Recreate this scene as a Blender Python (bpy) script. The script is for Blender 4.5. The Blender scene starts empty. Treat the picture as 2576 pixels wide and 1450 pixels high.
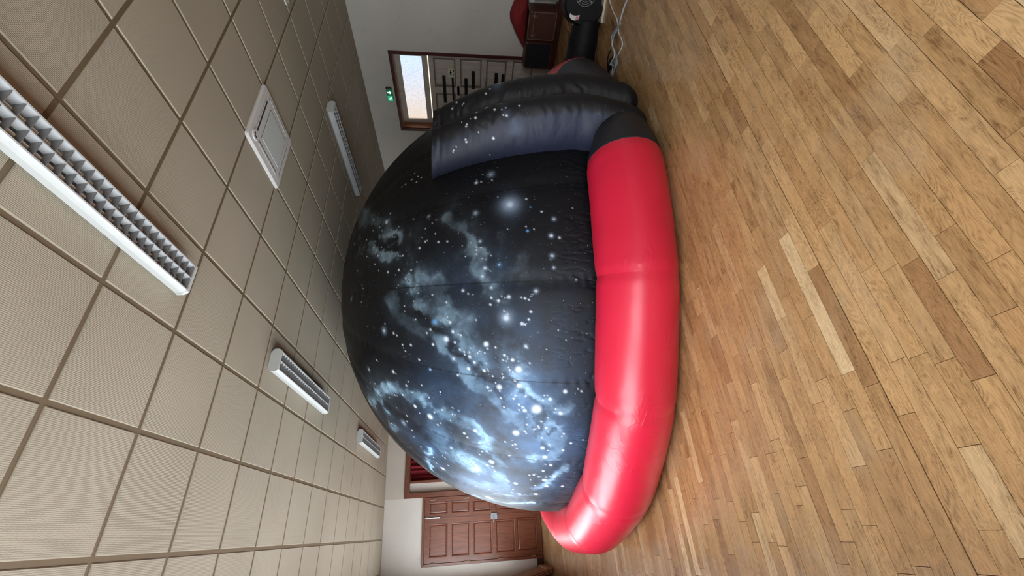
import bpy, bmesh, math, random
import numpy as np
from mathutils import Matrix, Vector

random.seed(7)
RNG = np.random.default_rng(11)
scn = bpy.context.scene
col = scn.collection

# ------------------------------------------------------------------ camera
CAM_Z = 1.56
F_PX = 1063.7                                   # focal length in pixels of the 2576 px frame
FWD = Vector((0.49747, 0.86088, -0.10680)).normalized()
UPV = Vector((0.06319, 0.08683, 0.99422))
RGT = FWD.cross(UPV).normalized()
UPV = RGT.cross(FWD).normalized()
cam_d = bpy.data.cameras.new('camera')
cam_d.sensor_fit = 'HORIZONTAL'
cam_d.sensor_width = 36.0
cam_d.lens = 36.0 * F_PX / 2576.0
cam_d.clip_start = 0.02
cam = bpy.data.objects.new('camera', cam_d)
col.objects.link(cam)
ax, ay, az = -UPV, RGT, -FWD                    # the photograph is a portrait shot lying on its side
cam.matrix_world = Matrix(((ax.x, ay.x, az.x, 0), (ax.y, ay.y, az.y, 0), (ax.z, ay.z, az.z, CAM_Z), (0, 0, 0, 1)))
scn.camera = cam

def ray(px, py):
    return FWD + RGT * ((725 - py) / F_PX) + UPV * ((1288 - px) / F_PX)
def at_z(px, py, z):
    d = ray(px, py); t = (z - CAM_Z) / d.z
    return Vector((d.x * t, d.y * t, z))

# ------------------------------------------------------------------ light
scn.view_settings.view_transform = 'Standard'
scn.view_settings.look = 'None'
scn.view_settings.gamma = 1.0
scn.view_settings.use_curve_mapping = False
scn.view_settings.exposure = 0.98
world = bpy.data.worlds.new('overcast_sky'); scn.world = world
world.use_nodes = True
bg = world.node_tree.nodes['Background']
wt_ = world.node_tree
_tc = wt_.nodes.new('ShaderNodeTexCoord'); _sx = wt_.nodes.new('ShaderNodeSeparateXYZ'); _rp = wt_.nodes.new('ShaderNodeValToRGB')
wt_.links.new(_tc.outputs['Generated'], _sx.inputs[0]); wt_.links.new(_sx.outputs[2], _rp.inputs[0]); wt_.links.new(_rp.outputs[0], bg.inputs['Color'])
_e = _rp.color_ramp.elements                     # overcast sky above the horizon, darker ground below it
_e[0].position = 0.0; _e[0].color = (0.60, 0.64, 0.66, 1); _e[1].position = 0.02; _e[1].color = (0.90, 0.96, 1.0, 1)
bg.inputs['Strength'].default_value = 7.5
scn.cycles.max_bounces = 5
scn.cycles.diffuse_bounces = 3
scn.cycles.glossy_bounces = 2
scn.cycles.transmission_bounces = 2
scn.cycles.adaptive_threshold = 0.08
scn.cycles.caustics_reflective = False
scn.cycles.caustics_refractive = False

# room dimensions
XL, XR = -0.92, 7.22
YF = -4.2
ZC = 3.371
WIN = [(-3.4, -1.6), (-1.1, 0.7), (1.2, 3.0), (3.5, 5.3), (5.8, 7.6), (8.1, 9.9)]      # windows of the left wall
WZ0, WZ1 = 0.95, 2.75
for i, (a, b) in enumerate(WIN):                # daylight comes in through these openings
    L = bpy.data.lights.new('window_daylight', 'AREA')
    L.shape = 'RECTANGLE'; L.size = WZ1 - WZ0; L.size_y = b - a
    L.cycles.is_portal = True
    o = bpy.data.objects.new('window_daylight', L); col.objects.link(o)
    o.location = (XL - 0.22, (a + b) / 2, (WZ0 + WZ1) / 2)
    o.rotation_euler = (0, math.radians(-90), 0)

# ------------------------------------------------------------------ helpers
def tag(o, label=None, cat=None, group=None, kind=None):
    if label: o['label'] = label
    if cat: o['category'] = cat
    if group: o['group'] = group
    if kind: o['kind'] = kind
    return o
def empty(name, loc=(0, 0, 0), rz=0.0, parent=None):
    o = bpy.data.objects.new(name, None); col.objects.link(o)
    o.location = loc; o.rotation_euler = (0, 0, rz); o.empty_display_size = 0.1
    if parent: o.parent = parent
    return o
def link(name, me, mat=None, parent=None):
    o = bpy.data.objects.new(name, me); col.objects.link(o)
    if mat and not me.materials: me.materials.append(mat)
    if parent: o.parent = parent
    return o
def mesh(name, verts, faces, smooth=False):
    me = bpy.data.meshes.new(name)
    me.from_pydata([tuple(v) for v in verts], [], faces)
    if smooth: me.polygons.foreach_set('use_smooth', [True] * len(me.polygons))
    me.update()
    return me
class MB:
    def __init__(s): s.v = []; s.f = []
    def add(s, vs, fs):
        n = len(s.v); s.v += [tuple(v) for v in vs]; s.f += [tuple(i + n for i in f) for f in fs]; return s
    def box(s, x0, x1, y0, y1, z0, z1):
        return s.add([(x0,y0,z0),(x1,y0,z0),(x1,y1,z0),(x0,y1,z0),(x0,y0,z1),(x1,y0,z1),(x1,y1,z1),(x0,y1,z1)],
                     [(0,3,2,1),(4,5,6,7),(0,1,5,4),(1,2,6,5),(2,3,7,6),(3,0,4,7)])
    def cbox(s, x0, x1, y0, y1, z0, z1, c=0.003):
        """box with its corners cut along all edges"""
        bm = bmesh.new(); bmesh.ops.create_cube(bm, size=1)
        for v in bm.verts:
            v.co = ((x0+x1)/2 + v.co.x*(x1-x0), (y0+y1)/2 + v.co.y*(y1-y0), (z0+z1)/2 + v.co.z*(z1-z0))
        bmesh.ops.bevel(bm, geom=bm.edges[:], offset=c, segments=1, affect='EDGES')
        bm.verts.index_update()
        s.add([v.co[:] for v in bm.verts], [[v.index for v in f.verts] for f in bm.faces]); bm.free(); return s
    def prism(s, prof, y0, y1):
        """profile in x,z pushed along y"""
        n = len(prof)
        vs = [(x, y0, z) for x, z in prof] + [(x, y1, z) for x, z in prof]
        return s.add(vs, [tuple(range(n)), tuple(range(2*n-1, n-1, -1))] + [(i, i+n, (i+1) % n + n, (i+1) % n) for i in range(n)])
    def cyl(s, p0, p1, r0, r1=None, n=16, cap=True):
        r1 = r0 if r1 is None else r1
        p0 = Vector(p0); p1 = Vector(p1); t = (p1-p0).normalized()
        a = t.orthogonal().normalized(); b = t.cross(a)
        vs = []
        for p, r in ((p0, r0), (p1, r1)):
            vs += [p + a*r*math.cos(2*math.pi*k/n) + b*r*math.sin(2*math.pi*k/n) for k in range(n)]
        fs = [(k, (k+1) % n, (k+1) % n + n, k+n) for k in range(n)]
        if cap: fs += [tuple(range(n-1, -1, -1)), tuple(range(n, 2*n))]
        return s.add(vs, fs)
    def tube(s, pts, r, n=8):
        pts = [Vector(p) for p in pts]; m = len(pts); vs = []
        rr = r if hasattr(r, '__len__') else [r]*m
        prev = None
        for i, p in enumerate(pts):
            t = (pts[min(i+1, m-1)] - pts[max(i-1, 0)]).normalized()
            a = t.orthogonal().normalized() if prev is None else (prev - t*prev.dot(t)).normalized()
            prev = a; b = t.cross(a)
            vs += [p + a*rr[i]*math.cos(2*math.pi*k/n) + b*rr[i]*math.sin(2*math.pi*k/n) for k in range(n)]
        fs = [(i*n+k, i*n+(k+1) % n, (i+1)*n+(k+1) % n, (i+1)*n+k) for i in range(m-1) for k in range(n)]
        fs += [tuple(range(n-1, -1, -1)), tuple(range((m-1)*n, m*n))]
        return s.add(vs, fs)
    def build(s, name, mat, parent=None, smooth=False):
        me = mesh(name, s.v, s.f, smooth)
        return link(name, me, mat, parent)
def copy_tree(o, parent=None):
    c = o.copy(); col.objects.link(c); c.parent = parent
    for ch in o.children: copy_tree(ch, c)
    return c
def spline(pts, k=8):
    """Catmull-Rom through the points"""
    P = [Vector(p) for p in pts]; P = [2*P[0]-P[1]] + P + [2*P[-1]-P[-2]]; out = []
    for i in range(1, len(P)-2):
        for j in range(k):
            t = j/k
            out.append(0.5*((2*P[i]) + (P[i+1]-P[i-1])*t + (2*P[i-1]-5*P[i]+4*P[i+1]-P[i+2])*t*t + (3*P[i]-P[i-1]-3*P[i+1]+P[i+2])*t**3))
    return out + [P[-2]]

# ------------------------------------------------------------------ materials
class NT:
    def __init__(s, name):
        s.m = bpy.data.materials.new(name); s.m.use_nodes = True
        s.t = s.m.node_tree; s.p = s.t.nodes['Principled BSDF']; s.out = s.t.nodes['Material Output']
    def n(s, typ, **kw):
        nd = s.t.nodes.new(typ)
        for k, v in kw.items():
            if k.startswith('_'): setattr(nd, k[1:], v)
            else:
                nd.inputs[k.replace('__', ' ')].default_value = v
        return nd
    def l(s, a, b): s.t.links.new(a, b)
    def ramp(s, fac, stops):
        r = s.t.nodes.new('ShaderNodeValToRGB'); e = r.color_ramp.elements
        while len(e) < len(stops): e.new(0.5)
        for el, (p, c) in zip(e, stops): el.position = p; el.color = (*c, 1) if len(c) == 3 else c
        s.l(fac, r.inputs[0]); return r.outputs[0]
    def math(s, op, a, b=None, clamp=False):
        nd = s.t.nodes.new('ShaderNodeMath'); nd.operation = op; nd.use_clamp = clamp
        for i, q in enumerate((a, b)):
            if q is None: continue
            if isinstance(q, (int, float)): nd.inputs[i].default_value = q
            else: s.l(q, nd.inputs[i])
        return nd.outputs[0]
    def mix(s, fac, a, b, mode='MIX'):
        nd = s.t.nodes.new('ShaderNodeMix'); nd.data_type = 'RGBA'; nd.blend_type = mode
        for i, q in ((0, fac), (6, a), (7, b)):
            if isinstance(q, (int, float)): nd.inputs[i].default_value = q
            elif isinstance(q, tuple): nd.inputs[i].default_value = (*q, 1)
            else: s.l(q, nd.inputs[i])
        return nd.outputs[2]
    def bump(s, h, strength=0.2, dist=0.01):
        b = s.n('ShaderNodeBump', Strength=strength, Distance=dist); s.l(h, b.inputs['Height'])
        s.l(b.outputs[0], s.p.inputs['Normal']); return b
    def pos(s): return s.n('ShaderNodeNewGeometry').outputs['Position']
    def obj(s): return s.n('ShaderNodeTexCoord').outputs['Object']
    def vmap(s, v, scale=(1, 1, 1), loc=(0, 0, 0), rot=(0, 0, 0)):
        m = s.n('ShaderNodeMapping'); m.inputs['Scale'].default_value = scale; m.inputs['Location'].default_value = loc
        m.inputs['Rotation'].default_value = rot
        s.l(v, m.inputs[0]); return m.outputs[0]
    def noise(s, v, scale, detail=3, rough=0.5, dist=0.0):
        nd = s.n('ShaderNodeTexNoise', Scale=scale, Detail=detail, Roughness=rough, Distortion=dist)
        if v is not None: s.l(v, nd.inputs['Vector'])
        return nd.outputs[0]
    def base(s, c):
        if isinstance(c, tuple): s.p.inputs['Base Color'].default_value = (*c, 1)
        else: s.l(c, s.p.inputs['Base Color'])
    def set(s, **kw):
        for k, v in kw.items(): s.p.inputs[k.replace('_', ' ')].default_value = v
        return s
def plain(name, c, rough=0.5, metal=0.0, var=0.08, scale=30, bump=0.0, spec=0.5):
    t = NT(name); nz = t.noise(t.obj(), scale, 4, 0.6)
    d = tuple(max(0, x*(1-var)) for x in c); u = tuple(min(1, x*(1+var)) for x in c)
    t.base(t.ramp(nz, [(0.3, d), (0.7, u)]))
    t.set(Roughness=rough, Metallic=metal, Specular_IOR_Level=spec)
    if bump: t.bump(nz, bump, 0.002)
    return t.m
def plaster(name, c):
    t = NT(name); p = t.pos()
    big = t.noise(p, 1.1, 3, 0.55); fine = t.noise(p, 95, 4, 0.7); spk = t.noise(p, 38, 2, 0.4)
    a = t.ramp(big, [(0.3, tuple(x*0.93 for x in c)), (0.7, tuple(min(1, x*1.04) for x in c))])
    dots = t.ramp(spk, [(0.70, (0, 0, 0)), (0.75, (1, 1, 1))])
    t.base(t.mix(t.math('MULTIPLY', dots, 0.28), a, (0.14, 0.11, 0.09)))
    t.set(Roughness=0.85)
    t.bump(t.math('ADD', fine, t.math('MULTIPLY', spk, 0.6)), 0.35, 0.004)
    return t.m
def wood(name, dark, lite, axis='z', rough=0.38, scale=1.0, coat=0.25):
    t = NT(name); o = t.obj()
    info = t.n('ShaderNodeObjectInfo').outputs['Random']
    off = t.n('ShaderNodeVectorMath', _operation='ADD'); t.l(o, off.inputs[0])
    cmb = t.n('ShaderNodeCombineXYZ'); t.l(t.math('MULTIPLY', info, 13.0), cmb.inputs[0]); t.l(t.math('MULTIPLY', info, 7.0), cmb.inputs[2])
    t.l(cmb.outputs[0], off.inputs[1])
    sc = {'x': (0.9, 14, 14), 'y': (14, 0.9, 14), 'z': (14, 14, 0.9)}[axis]
    v = t.vmap(off.outputs[0], tuple(q*scale for q in sc))
    a = t.noise(v, 3.0, 5, 0.6, 0.6); b = t.noise(v, 16.0, 3, 0.6)
    f = t.math('ADD', t.math('MULTIPLY', a, 0.75), t.math('MULTIPLY', b, 0.25))
    t.base(t.ramp(f, [(0.32, dark), (0.5, tuple((p+q)/2 for p, q in zip(dark, lite))), (0.66, lite)]))
    t.set(Roughness=rough, Coat_Weight=coat, Coat_Roughness=0.25)
    t.bump(f, 0.06, 0.002)
    return t.m
def emit(name, c, strength, tex=None):
    t = NT(name); t.base((0.02, 0.02, 0.02)); t.set(Roughness=0.4)
    t.p.inputs['Emission Color'].default_value = (*c, 1); t.p.inputs['Emission Strength'].default_value = strength
    return t.m

M = {}
M['wall'] = plaster('cream_plaster', (0.70, 0.68, 0.63))
M['wall_taupe'] = plaster('taupe_plaster', (0.57, 0.525, 0.46))
M['mahogany'] = wood('mahogany', (0.085, 0.022, 0.010), (0.215, 0.066, 0.030), 'z', 0.34)
M['mahogany_h'] = wood('mahogany_across', (0.085, 0.022, 0.010), (0.215, 0.066, 0.030), 'x', 0.34)
M['dark_wood'] = wood('dark_stained_wood', (0.030, 0.010, 0.007), (0.085, 0.028, 0.018), 'x', 0.4)
M['dark_wood_v'] = wood('dark_stained_wood_upright', (0.045, 0.014, 0.009), (0.105, 0.034, 0.020), 'z', 0.4)
M['pale_door'] = wood('greyed_paint', (0.52, 0.47, 0.42), (0.70, 0.65, 0.58), 'z', 0.5, 0.7, 0.1)
M['pale_mould'] = wood('brown_moulding', (0.20, 0.135, 0.105), (0.30, 0.215, 0.17), 'z', 0.5, 0.7, 0.1)
M['white_metal'] = plain('white_enamel', (0.60, 0.63, 0.635), 0.35, 0, 0.03, 12)
M['reflector'] = plain('satin_aluminium', (0.66, 0.70, 0.73), 0.35, 0.35, 0.06, 40)
M['louvre'] = plain('grey_louvre_metal', (0.24, 0.235, 0.24), 0.45, 0.2, 0.08, 60)
M['lamp_glass'] = plain('unlit_tube', (0.72, 0.73, 0.72), 0.25, 0, 0.03)
M['ac_white'] = plain('air_conditioner_plastic', (0.70, 0.70, 0.70), 0.45, 0, 0.03, 15)
M['ac_grille'] = plain('grille_fabric', (0.62, 0.68, 0.68), 0.6, 0, 0.03, 90, 0.2)
M['dark_gap'] = plain('dark_opening', (0.03, 0.03, 0.035), 0.7)
M['chrome'] = plain('steel', (0.62, 0.61, 0.58), 0.28, 0.95, 0.06, 25)
M['brass'] = plain('brass', (0.62, 0.50, 0.32), 0.32, 0.9, 0.06, 25)
M['grey_metal'] = plain('grey_painted_metal', (0.30, 0.34, 0.37), 0.4, 0.3)
M['black_plastic'] = plain('black_plastic', (0.005, 0.005, 0.0065), 0.5, 0, 0.2, spec=0.15)
M['black_cloth'] = plain('black_nylon', (0.0045, 0.0045, 0.006), 0.6, 0, 0.3, 60, 0.3, spec=0.2)
M['black_tape'] = plain('black_strap', (0.010, 0.010, 0.012), 0.55, 0, 0.2)
M['red_cloth'] = plain('dark_red_cloth', (0.22, 0.012, 0.016), 0.8, 0, 0.2, 18, 0.3)
M['curtain'] = plain('red_velvet', (0.20, 0.010, 0.018), 0.9, 0, 0.2, 40, 0.2)
M['trunk'] = plain('brown_leatherette', (0.085, 0.030, 0.020), 0.55, 0, 0.25, 40, 0.3)
M['trunk_edge'] = plain('worn_metal_edge', (0.33, 0.25, 0.21), 0.4, 0.7, 0.2, 40)
M['carton'] = plain('grey_carton', (0.23, 0.22, 0.19), 0.8, 0, 0.1)
M['speaker_cloth'] = plain('speaker_grille_cloth', (0.008, 0.008, 0.012), 0.85, 0, 0.2, 200, 0.3)
M['ply'] = wood('worn_plywood', (0.20, 0.10, 0.05), (0.42, 0.25, 0.13), 'y', 0.5, 0.8)
M['pale_ply'] = wood('pale_wood', (0.45, 0.31, 0.18), (0.62, 0.47, 0.30), 'z', 0.5, 0.8)
M['cable_grey'] = plain('grey_cable', (0.34, 0.34, 0.35), 0.4, 0, 0.05)
M['cable_white'] = plain('pale_cable', (0.55, 0.53, 0.50), 0.4, 0, 0.05)
M['cable_blue'] = plain('blue_grey_cable', (0.22, 0.26, 0.31), 0.4, 0, 0.05)
M['paper'] = plain('cream_paper', (0.72, 0.74, 0.55), 0.7, 0, 0.04)
M['green'] = emit('green_sign', (0.0, 0.16, 0.07), 0.22)
M['green_lit'] = emit('green_sign_lit', (0.03, 0.42, 0.22), 0.42)
M['sign_white'] = emit('sign_white', (0.85, 1.0, 0.92), 0.6)
M['frame_red'] = wood('red_brown_frame', (0.050, 0.013, 0.012), (0.105, 0.030, 0.026), 'z', 0.4)
M['jamb'] = wood('orange_brown_jamb', (0.15, 0.045, 0.02), (0.32, 0.12, 0.05), 'z', 0.35)
M['label_white'] = plain('label_paper', (0.70, 0.68, 0.68), 0.6)
M['label_pink'] = plain('label_pink', (0.62, 0.22, 0.28), 0.6)
M['base_cream'] = plain('cream_plastic', (0.58, 0.54, 0.42), 0.5)

def frosted():
    t = NT('frosted_daylight'); p = t.pos()
    sep = t.n('ShaderNodeSeparateXYZ'); t.l(p, sep.inputs[0])
    dots = t.n('ShaderNodeTexVoronoi', Scale=48.0); t.l(p, dots.inputs['Vector'])
    fy = t.n('ShaderNodeMapRange'); t.l(sep.outputs[1], fy.inputs[0])
    fy.inputs[1].default_value = 4.5; fy.inputs[2].default_value = 5.9
    c = t.ramp(fy.outputs[0], [(0.0, (0.62, 0.78, 0.98)), (0.55, (0.72, 0.70, 0.72)), (1.0, (0.78, 0.62, 0.50))])
    k = t.ramp(dots.outputs['Distance'], [(0.1, (0.72, 0.76, 0.82)), (0.6, (1.05, 1.05, 1.05))])
    c2 = t.mix(1.0, c, k, 'MULTIPLY')
    t.base((0.03, 0.03, 0.03)); t.set(Roughness=0.3)
    t.l(c2, t.p.inputs['Emission Color']); t.p.inputs['Emission Strength'].default_value = 0.60
    t.bump(dots.outputs['Distance'], 0.5, 0.004)
    return t.m
M['frosted'] = frosted()
M['slit'] = emit('daylight_gap', (1.0, 0.86, 0.70), 0.65)

def ceiling_tile_mat():
    t = NT('ribbed_ceiling_tile'); p = t.pos()
    w = t.n('ShaderNodeTexWave', _wave_type='BANDS', _bands_direction='X', Scale=40.0, Distortion=2.2, Detail=2.0)
    w.inputs['Detail Scale'].default_value = 3.0
    t.l(p, w.inputs['Vector'])
    brk = t.noise(t.vmap(p, (30, 16, 5)), 3.2, 3, 0.7)
    big = t.noise(p, 0.9, 2, 0.5)
    t.base(t.ramp(big, [(0.3, (0.375, 0.333, 0.258)), (0.7, (0.430, 0.383, 0.300))]))
    t.set(Roughness=0.75)
    t.bump(t.math('MULTIPLY', w.outputs[0], t.math('SUBTRACT', brk, 0.12)), 0.42, 0.005)
    return t.m
M['tile'] = ceiling_tile_mat()
M['grid'] = plain('olive_brown_grid', (0.185, 0.140, 0.086), 0.5, 0.1, 0.05)

def floor_mat():
    t = NT('worn_oak_boards'); p = t.pos()
    at = t.n('ShaderNodeAttribute'); at.attribute_name = 'tone'
    sep = t.n('ShaderNodeSeparateColor'); t.l(at.outputs['Color'], sep.inputs[0])
    r1, r2, r3 = sep.outputs
    cmb = t.n('ShaderNodeCombineXYZ')
    t.l(t.math('MULTIPLY', r1, 37.0), cmb.inputs[0]); t.l(t.math('MULTIPLY', r2, 23.0), cmb.inputs[1]); t.l(t.math('MULTIPLY', r3, 11.0), cmb.inputs[2])
    ad = t.n('ShaderNodeVectorMath', _operation='ADD'); t.l(p, ad.inputs[0]); t.l(cmb.outputs[0], ad.inputs[1])
    q = ad.outputs[0]
    fig = t.noise(t.vmap(q, (1.5, 9, 1)), 2.2, 2, 0.5, 0.5)                     # growth rings
    rings = t.math('FRACT', t.math('MULTIPLY', fig, 19.0))
    rings = t.math('ABSOLUTE', t.math('SUBTRACT', rings, 0.5))
    pores = t.noise(t.vmap(q, (26, 330, 1)), 1.0, 4, 0.75)
    mid = t.noise(t.vmap(q, (4, 20, 1)), 1.6, 5, 0.68)
    tone = t.ramp(r1, [(0.0, (0.250, 0.128, 0.054)), (0.25, (0.335, 0.186, 0.080)), (0.55, (0.385, 0.224, 0.098)), (0.82, (0.435, 0.268, 0.128)), (1.0, (0.560, 0.400, 0.225))])
    g = t.math('ADD', t.math('MULTIPLY', rings, t.math('MULTIPLY', r3, 0.62)), t.math('ADD', t.math('MULTIPLY', pores, 0.62), t.math('MULTIPLY', mid, 0.70)))
    shade = t.ramp(g, [(0.52, (0.42, 0.35, 0.30)), (0.66, (0.86, 0.84, 0.82)), (0.90, (1.25, 1.25, 1.25))])
    c = t.mix(1.0, tone, shade, 'MULTIPLY')
    wear = t.noise(p, 1.7, 5, 0.65)
    c = t.mix(t.math('MULTIPLY', t.ramp(wear, [(0.52, (0, 0, 0)), (0.75, (1, 1, 1))]), 0.35), c, (0.44, 0.35, 0.24))
    scr = t.noise(t.vmap(p, (9, 60, 1), rot=(0, 0, 0.6)), 3.0, 3, 0.7)
    t.base(c)
    rg = t.n('ShaderNodeMapRange'); t.l(wear, rg.inputs[0]); rg.inputs[1].default_value = 0.3; rg.inputs[2].default_value = 0.7
    rg.inputs[3].default_value = 0.19; rg.inputs[4].default_value = 0.38
    t.l(rg.outputs[0], t.p.inputs['Roughness'])
    t.set(Coat_Weight=0.12, Coat_Roughness=0.3)
    t.bump(t.math('ADD', t.math('MULTIPLY', pores, 0.8), t.math('MULTIPLY', scr, 0.4)), 0.10, 0.002)
    return t.m
M['floor'] = floor_mat()
M['subfloor'] = plain('dark_joint', (0.035, 0.020, 0.012), 0.9)

def glass():
    t = NT('window_glass')
    tr = t.n('ShaderNodeBsdfTransparent'); gl = t.n('ShaderNodeBsdfGlossy', Roughness=0.02)
    mx = t.n('ShaderNodeMixShader'); mx.inputs[0].default_value = 0.06
    t.l(tr.outputs[0], mx.inputs[1]); t.l(gl.outputs[0], mx.inputs[2]); t.l(mx.outputs[0], t.out.inputs[0])
    return t.m
M['glass'] = glass()

def wrinkles(t, p, scale, thin=0.03):
    """straight creases in a few directions, each only in patches"""
    tot = None
    for rot, sc, off in (((0.5, 0.3, 0.4), (1.2, 9, 9), 0), ((-0.7, 0.2, 1.5), (1.0, 10, 10), 7)):
        n = t.noise(t.vmap(p, tuple(q*scale for q in sc), (off, off, off), rot), 1.0, 1, 0.5, 0.3)
        a = t.math('ABSOLUTE', t.math('SUBTRACT', n, 0.5))
        r = t.ramp(a, [(0.0, (1, 1, 1)), (thin, (0, 0, 0))])
        m = t.ramp(t.noise(t.vmap(p, (1, 1, 1), (off*3, off, 0)), 2.6*scale, 2, 0.5), [(0.54, (0, 0, 0)), (0.64, (1, 1, 1))])
        r = t.math('MULTIPLY', r, m)
        tot = r if tot is None else t.math('ADD', tot, r)
    return tot
def vinyl():
    t = NT('red_vinyl'); p = t.pos()
    big = t.noise(p, 2.4, 3, 0.5, 0.4); fine = t.noise(p, 160, 2, 0.5)
    h = t.math('ADD', t.math('MULTIPLY', big, 1.6), t.math('ADD', t.math('MULTIPLY', wrinkles(t, p, 1.0, 0.035), 0.22), t.math('MULTIPLY', fine, 0.03)))
    t.base((0.60, 0.010, 0.042)); t.set(Roughness=0.38, Specular_IOR_Level=0.5, Coat_Weight=0.30, Coat_Roughness=0.30)
    t.bump(h, 0.45, 0.012)
    return t.m
M['vinyl'] = vinyl()
def print_cloth(name, rough=0.52, tiny=True, wr=0.30):
    t = NT(name); o = t.obj(); p = t.pos()
    at = t.n('ShaderNodeAttribute'); at.attribute_name = 'print'
    c = at.outputs['Color']
    if tiny:
        cols = []
        for sc, rad, thr, k in ((30, 0.10, 0.55, 0.85), (62, 0.12, 0.55, 0.55)):
            v = t.n('ShaderNodeTexVoronoi', Scale=float(sc)); t.l(p, v.inputs['Vector'])
            dot = t.ramp(v.outputs['Distance'], [(rad*0.5, (1, 1, 1)), (rad, (0, 0, 0))])
            sp = t.n('ShaderNodeSeparateColor'); t.l(v.outputs['Color'], sp.inputs[0])
            sel = t.math('GREATER_THAN', sp.outputs[0], thr)
            cols.append(t.math('MULTIPLY', t.math('MULTIPLY', dot, sel), t.math('MULTIPLY', sp.outputs[1], k)))
        st = t.math('ADD', cols[0], cols[1])
        st = t.math('MULTIPLY', st, at.outputs['Alpha'])
        c = t.mix(st, c, (0.75, 0.82, 0.88))
    t.base(c); t.set(Roughness=rough, Specular_IOR_Level=0.28)
    weave = t.noise(p, 420, 1, 0.5)
    big = t.noise(p, 5.0, 3, 0.55, 0.6)
    h = t.math('ADD', t.math('MULTIPLY', wrinkles(t, p, 1.1, 0.04), 0.14), t.math('ADD', t.math('MULTIPLY', weave, 0.02), t.math('MULTIPLY', big, 0.5)))
    t.bump(h, wr, 0.010)
    return t.m
M['print'] = print_cloth('printed_star_cloth')
M['print_tube'] = print_cloth('printed_black_cloth', 0.5, True, 0.22)

# ------------------------------------------------------------------ floor: oak strip boards
fl = MB().box(XL - 0.3, XR + 0.5, YF - 0.2, 10.9, -0.12, -0.0155).build('floor', M['subfloor'])
tag(fl, 'worn honey brown oak strip floor', kind='structure')
PW = 0.0728
planks = []
y = 1.447 - PW * math.ceil((1.447 - YF) / PW)
row = 0
while y < 10.62:
    x = XL - random.random() * 0.5
    while x < XR + 0.02:
        ln = random.choice((0.30, 0.36, 0.42, 0.48, 0.54, 0.62, 0.70))
        x0, x1 = max(x, XL), min(x + ln, XR)
        if x1 - x0 > 0.02: planks.append((x0, x1, y, y + PW))
        x += ln
    y += PW
def plank_geo(x0, x1, y0, y1):
    g = 0.0008; gy = 0.0034 if abs(y1 - 1.447) < 0.01 else random.choice((0.0005, 0.0007, 0.0012))
    x0 += g; x1 -= g; y0 += 0.0007; y1 -= gy
    zt = random.uniform(-0.0004, 0.0004); c = 0.0005
    vs = [(x0, y0, -0.014), (x1, y0, -0.014), (x1, y1, -0.014), (x0, y1, -0.014),
          (x0, y0, zt - c), (x1, y0, zt - c), (x1, y1, zt - c), (x0, y1, zt - c),
          (x0 + 0.0001, y0 + c, zt), (x1 - 0.0001, y0 + c, zt), (x1 - 0.0001, y1 - c, zt), (x0 + 0.0001, y1 - c, zt)]
    fs = [(0, 1, 5, 4), (1, 2, 6, 5), (2, 3, 7, 6), (3, 0, 4, 7), (4, 5, 9, 8), (5, 6, 10, 9), (6, 7, 11, 10), (7, 4, 8, 11), (8, 9, 10, 11)]
    return vs, fs
def tone3():
    return (min(1, max(0, random.gauss(0.47, 0.21))), random.random(), random.random(), 1.0)
def set_color(me, name, arr):
    a = me.color_attributes.new(name, 'FLOAT_COLOR', 'POINT')
    a.data.foreach_set('color', np.asarray(arr, np.float32).ravel())
def in_view(x, y):
    d = Vector((x, y, -CAM_Z)); w = d.dot(FWD)
    if w < 0.1: return 0
    py = 725 - F_PX * d.dot(RGT) / w; px = 1288 - F_PX * d.dot(UPV) / w
    if -60 < px < 2640 and -60 < py < 1510:
        if (x - 2.91)**2 + (y - 5.35)**2 < 2.9**2: return 0
        return 1.0 / w
    return 0
planks.sort(key=lambda q: -in_view((q[0]+q[1])/2, (q[2]+q[3])/2) * (q[1]-q[0])**0.5)
V, Fc, T = [], [], []
for i, q in enumerate(planks):
    vs, fs = plank_geo(*q); t3 = tone3()
    if i < 300:
        cx, cy = q[0], q[2]
        me = mesh('floor_board', [(a - cx, b - cy, c) for a, b, c in vs], fs)
        set_color(me, 'tone', [t3] * len(vs))
        o = link('floor_board', me, M['floor'], fl); o.location = (cx, cy, 0)
    else:
        n = len(V); V += vs; Fc += [tuple(k + n for k in f) for f in fs]; T += [t3] * len(vs)
me = mesh('floor_boarding', V, Fc); set_color(me, 'tone', T)
o = link('floor_boarding', me, M['floor'], fl); o['kind'] = 'stuff'

# ------------------------------------------------------------------ ceiling: tiles between recessed grid bars
ce = MB().box(XL - 0.3, XR + 0.5, YF - 0.2, 10.9, ZC + 0.012, ZC + 0.15).build('ceiling', M['grid'])
tag(ce, 'suspended ceiling of beige ribbed tiles', kind='structure')
GX0, GY0, G = 0.007, 2.5796, 0.6
BW = 0.028
def tile_mesh(w, d):
    m = MB(); c = 0.004
    x, y = w/2, d/2
    m.add([(-x,-y,0.008),(x,-y,0.008),(x,y,0.008),(-x,y,0.008),(-x,-y,-0.004),(x,-y,-0.004),(x,y,-0.004),(-x,y,-0.004),
           (-x+c,-y+c,-0.008),(x-c,-y+c,-0.008),(x-c,y-c,-0.008),(-x+c,y-c,-0.008)],
          [(0,1,5,4),(1,2,6,5),(2,3,7,6),(3,0,4,7),(4,5,9,8),(5,6,10,9),(6,7,11,10),(7,4,8,11),(8,9,10,11)])
    me = mesh('ceiling_tile', m.v, [f[::-1] for f in m.f]); me.materials.append(M['tile']); return me
tm = {}
xs = [XL] + [GX0 + G*i for i in range(-1, 13)] + [XR + 0.3]
ys = [GY0 + G*j for j in range(-12, 15)]
stuff = MB()
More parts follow.
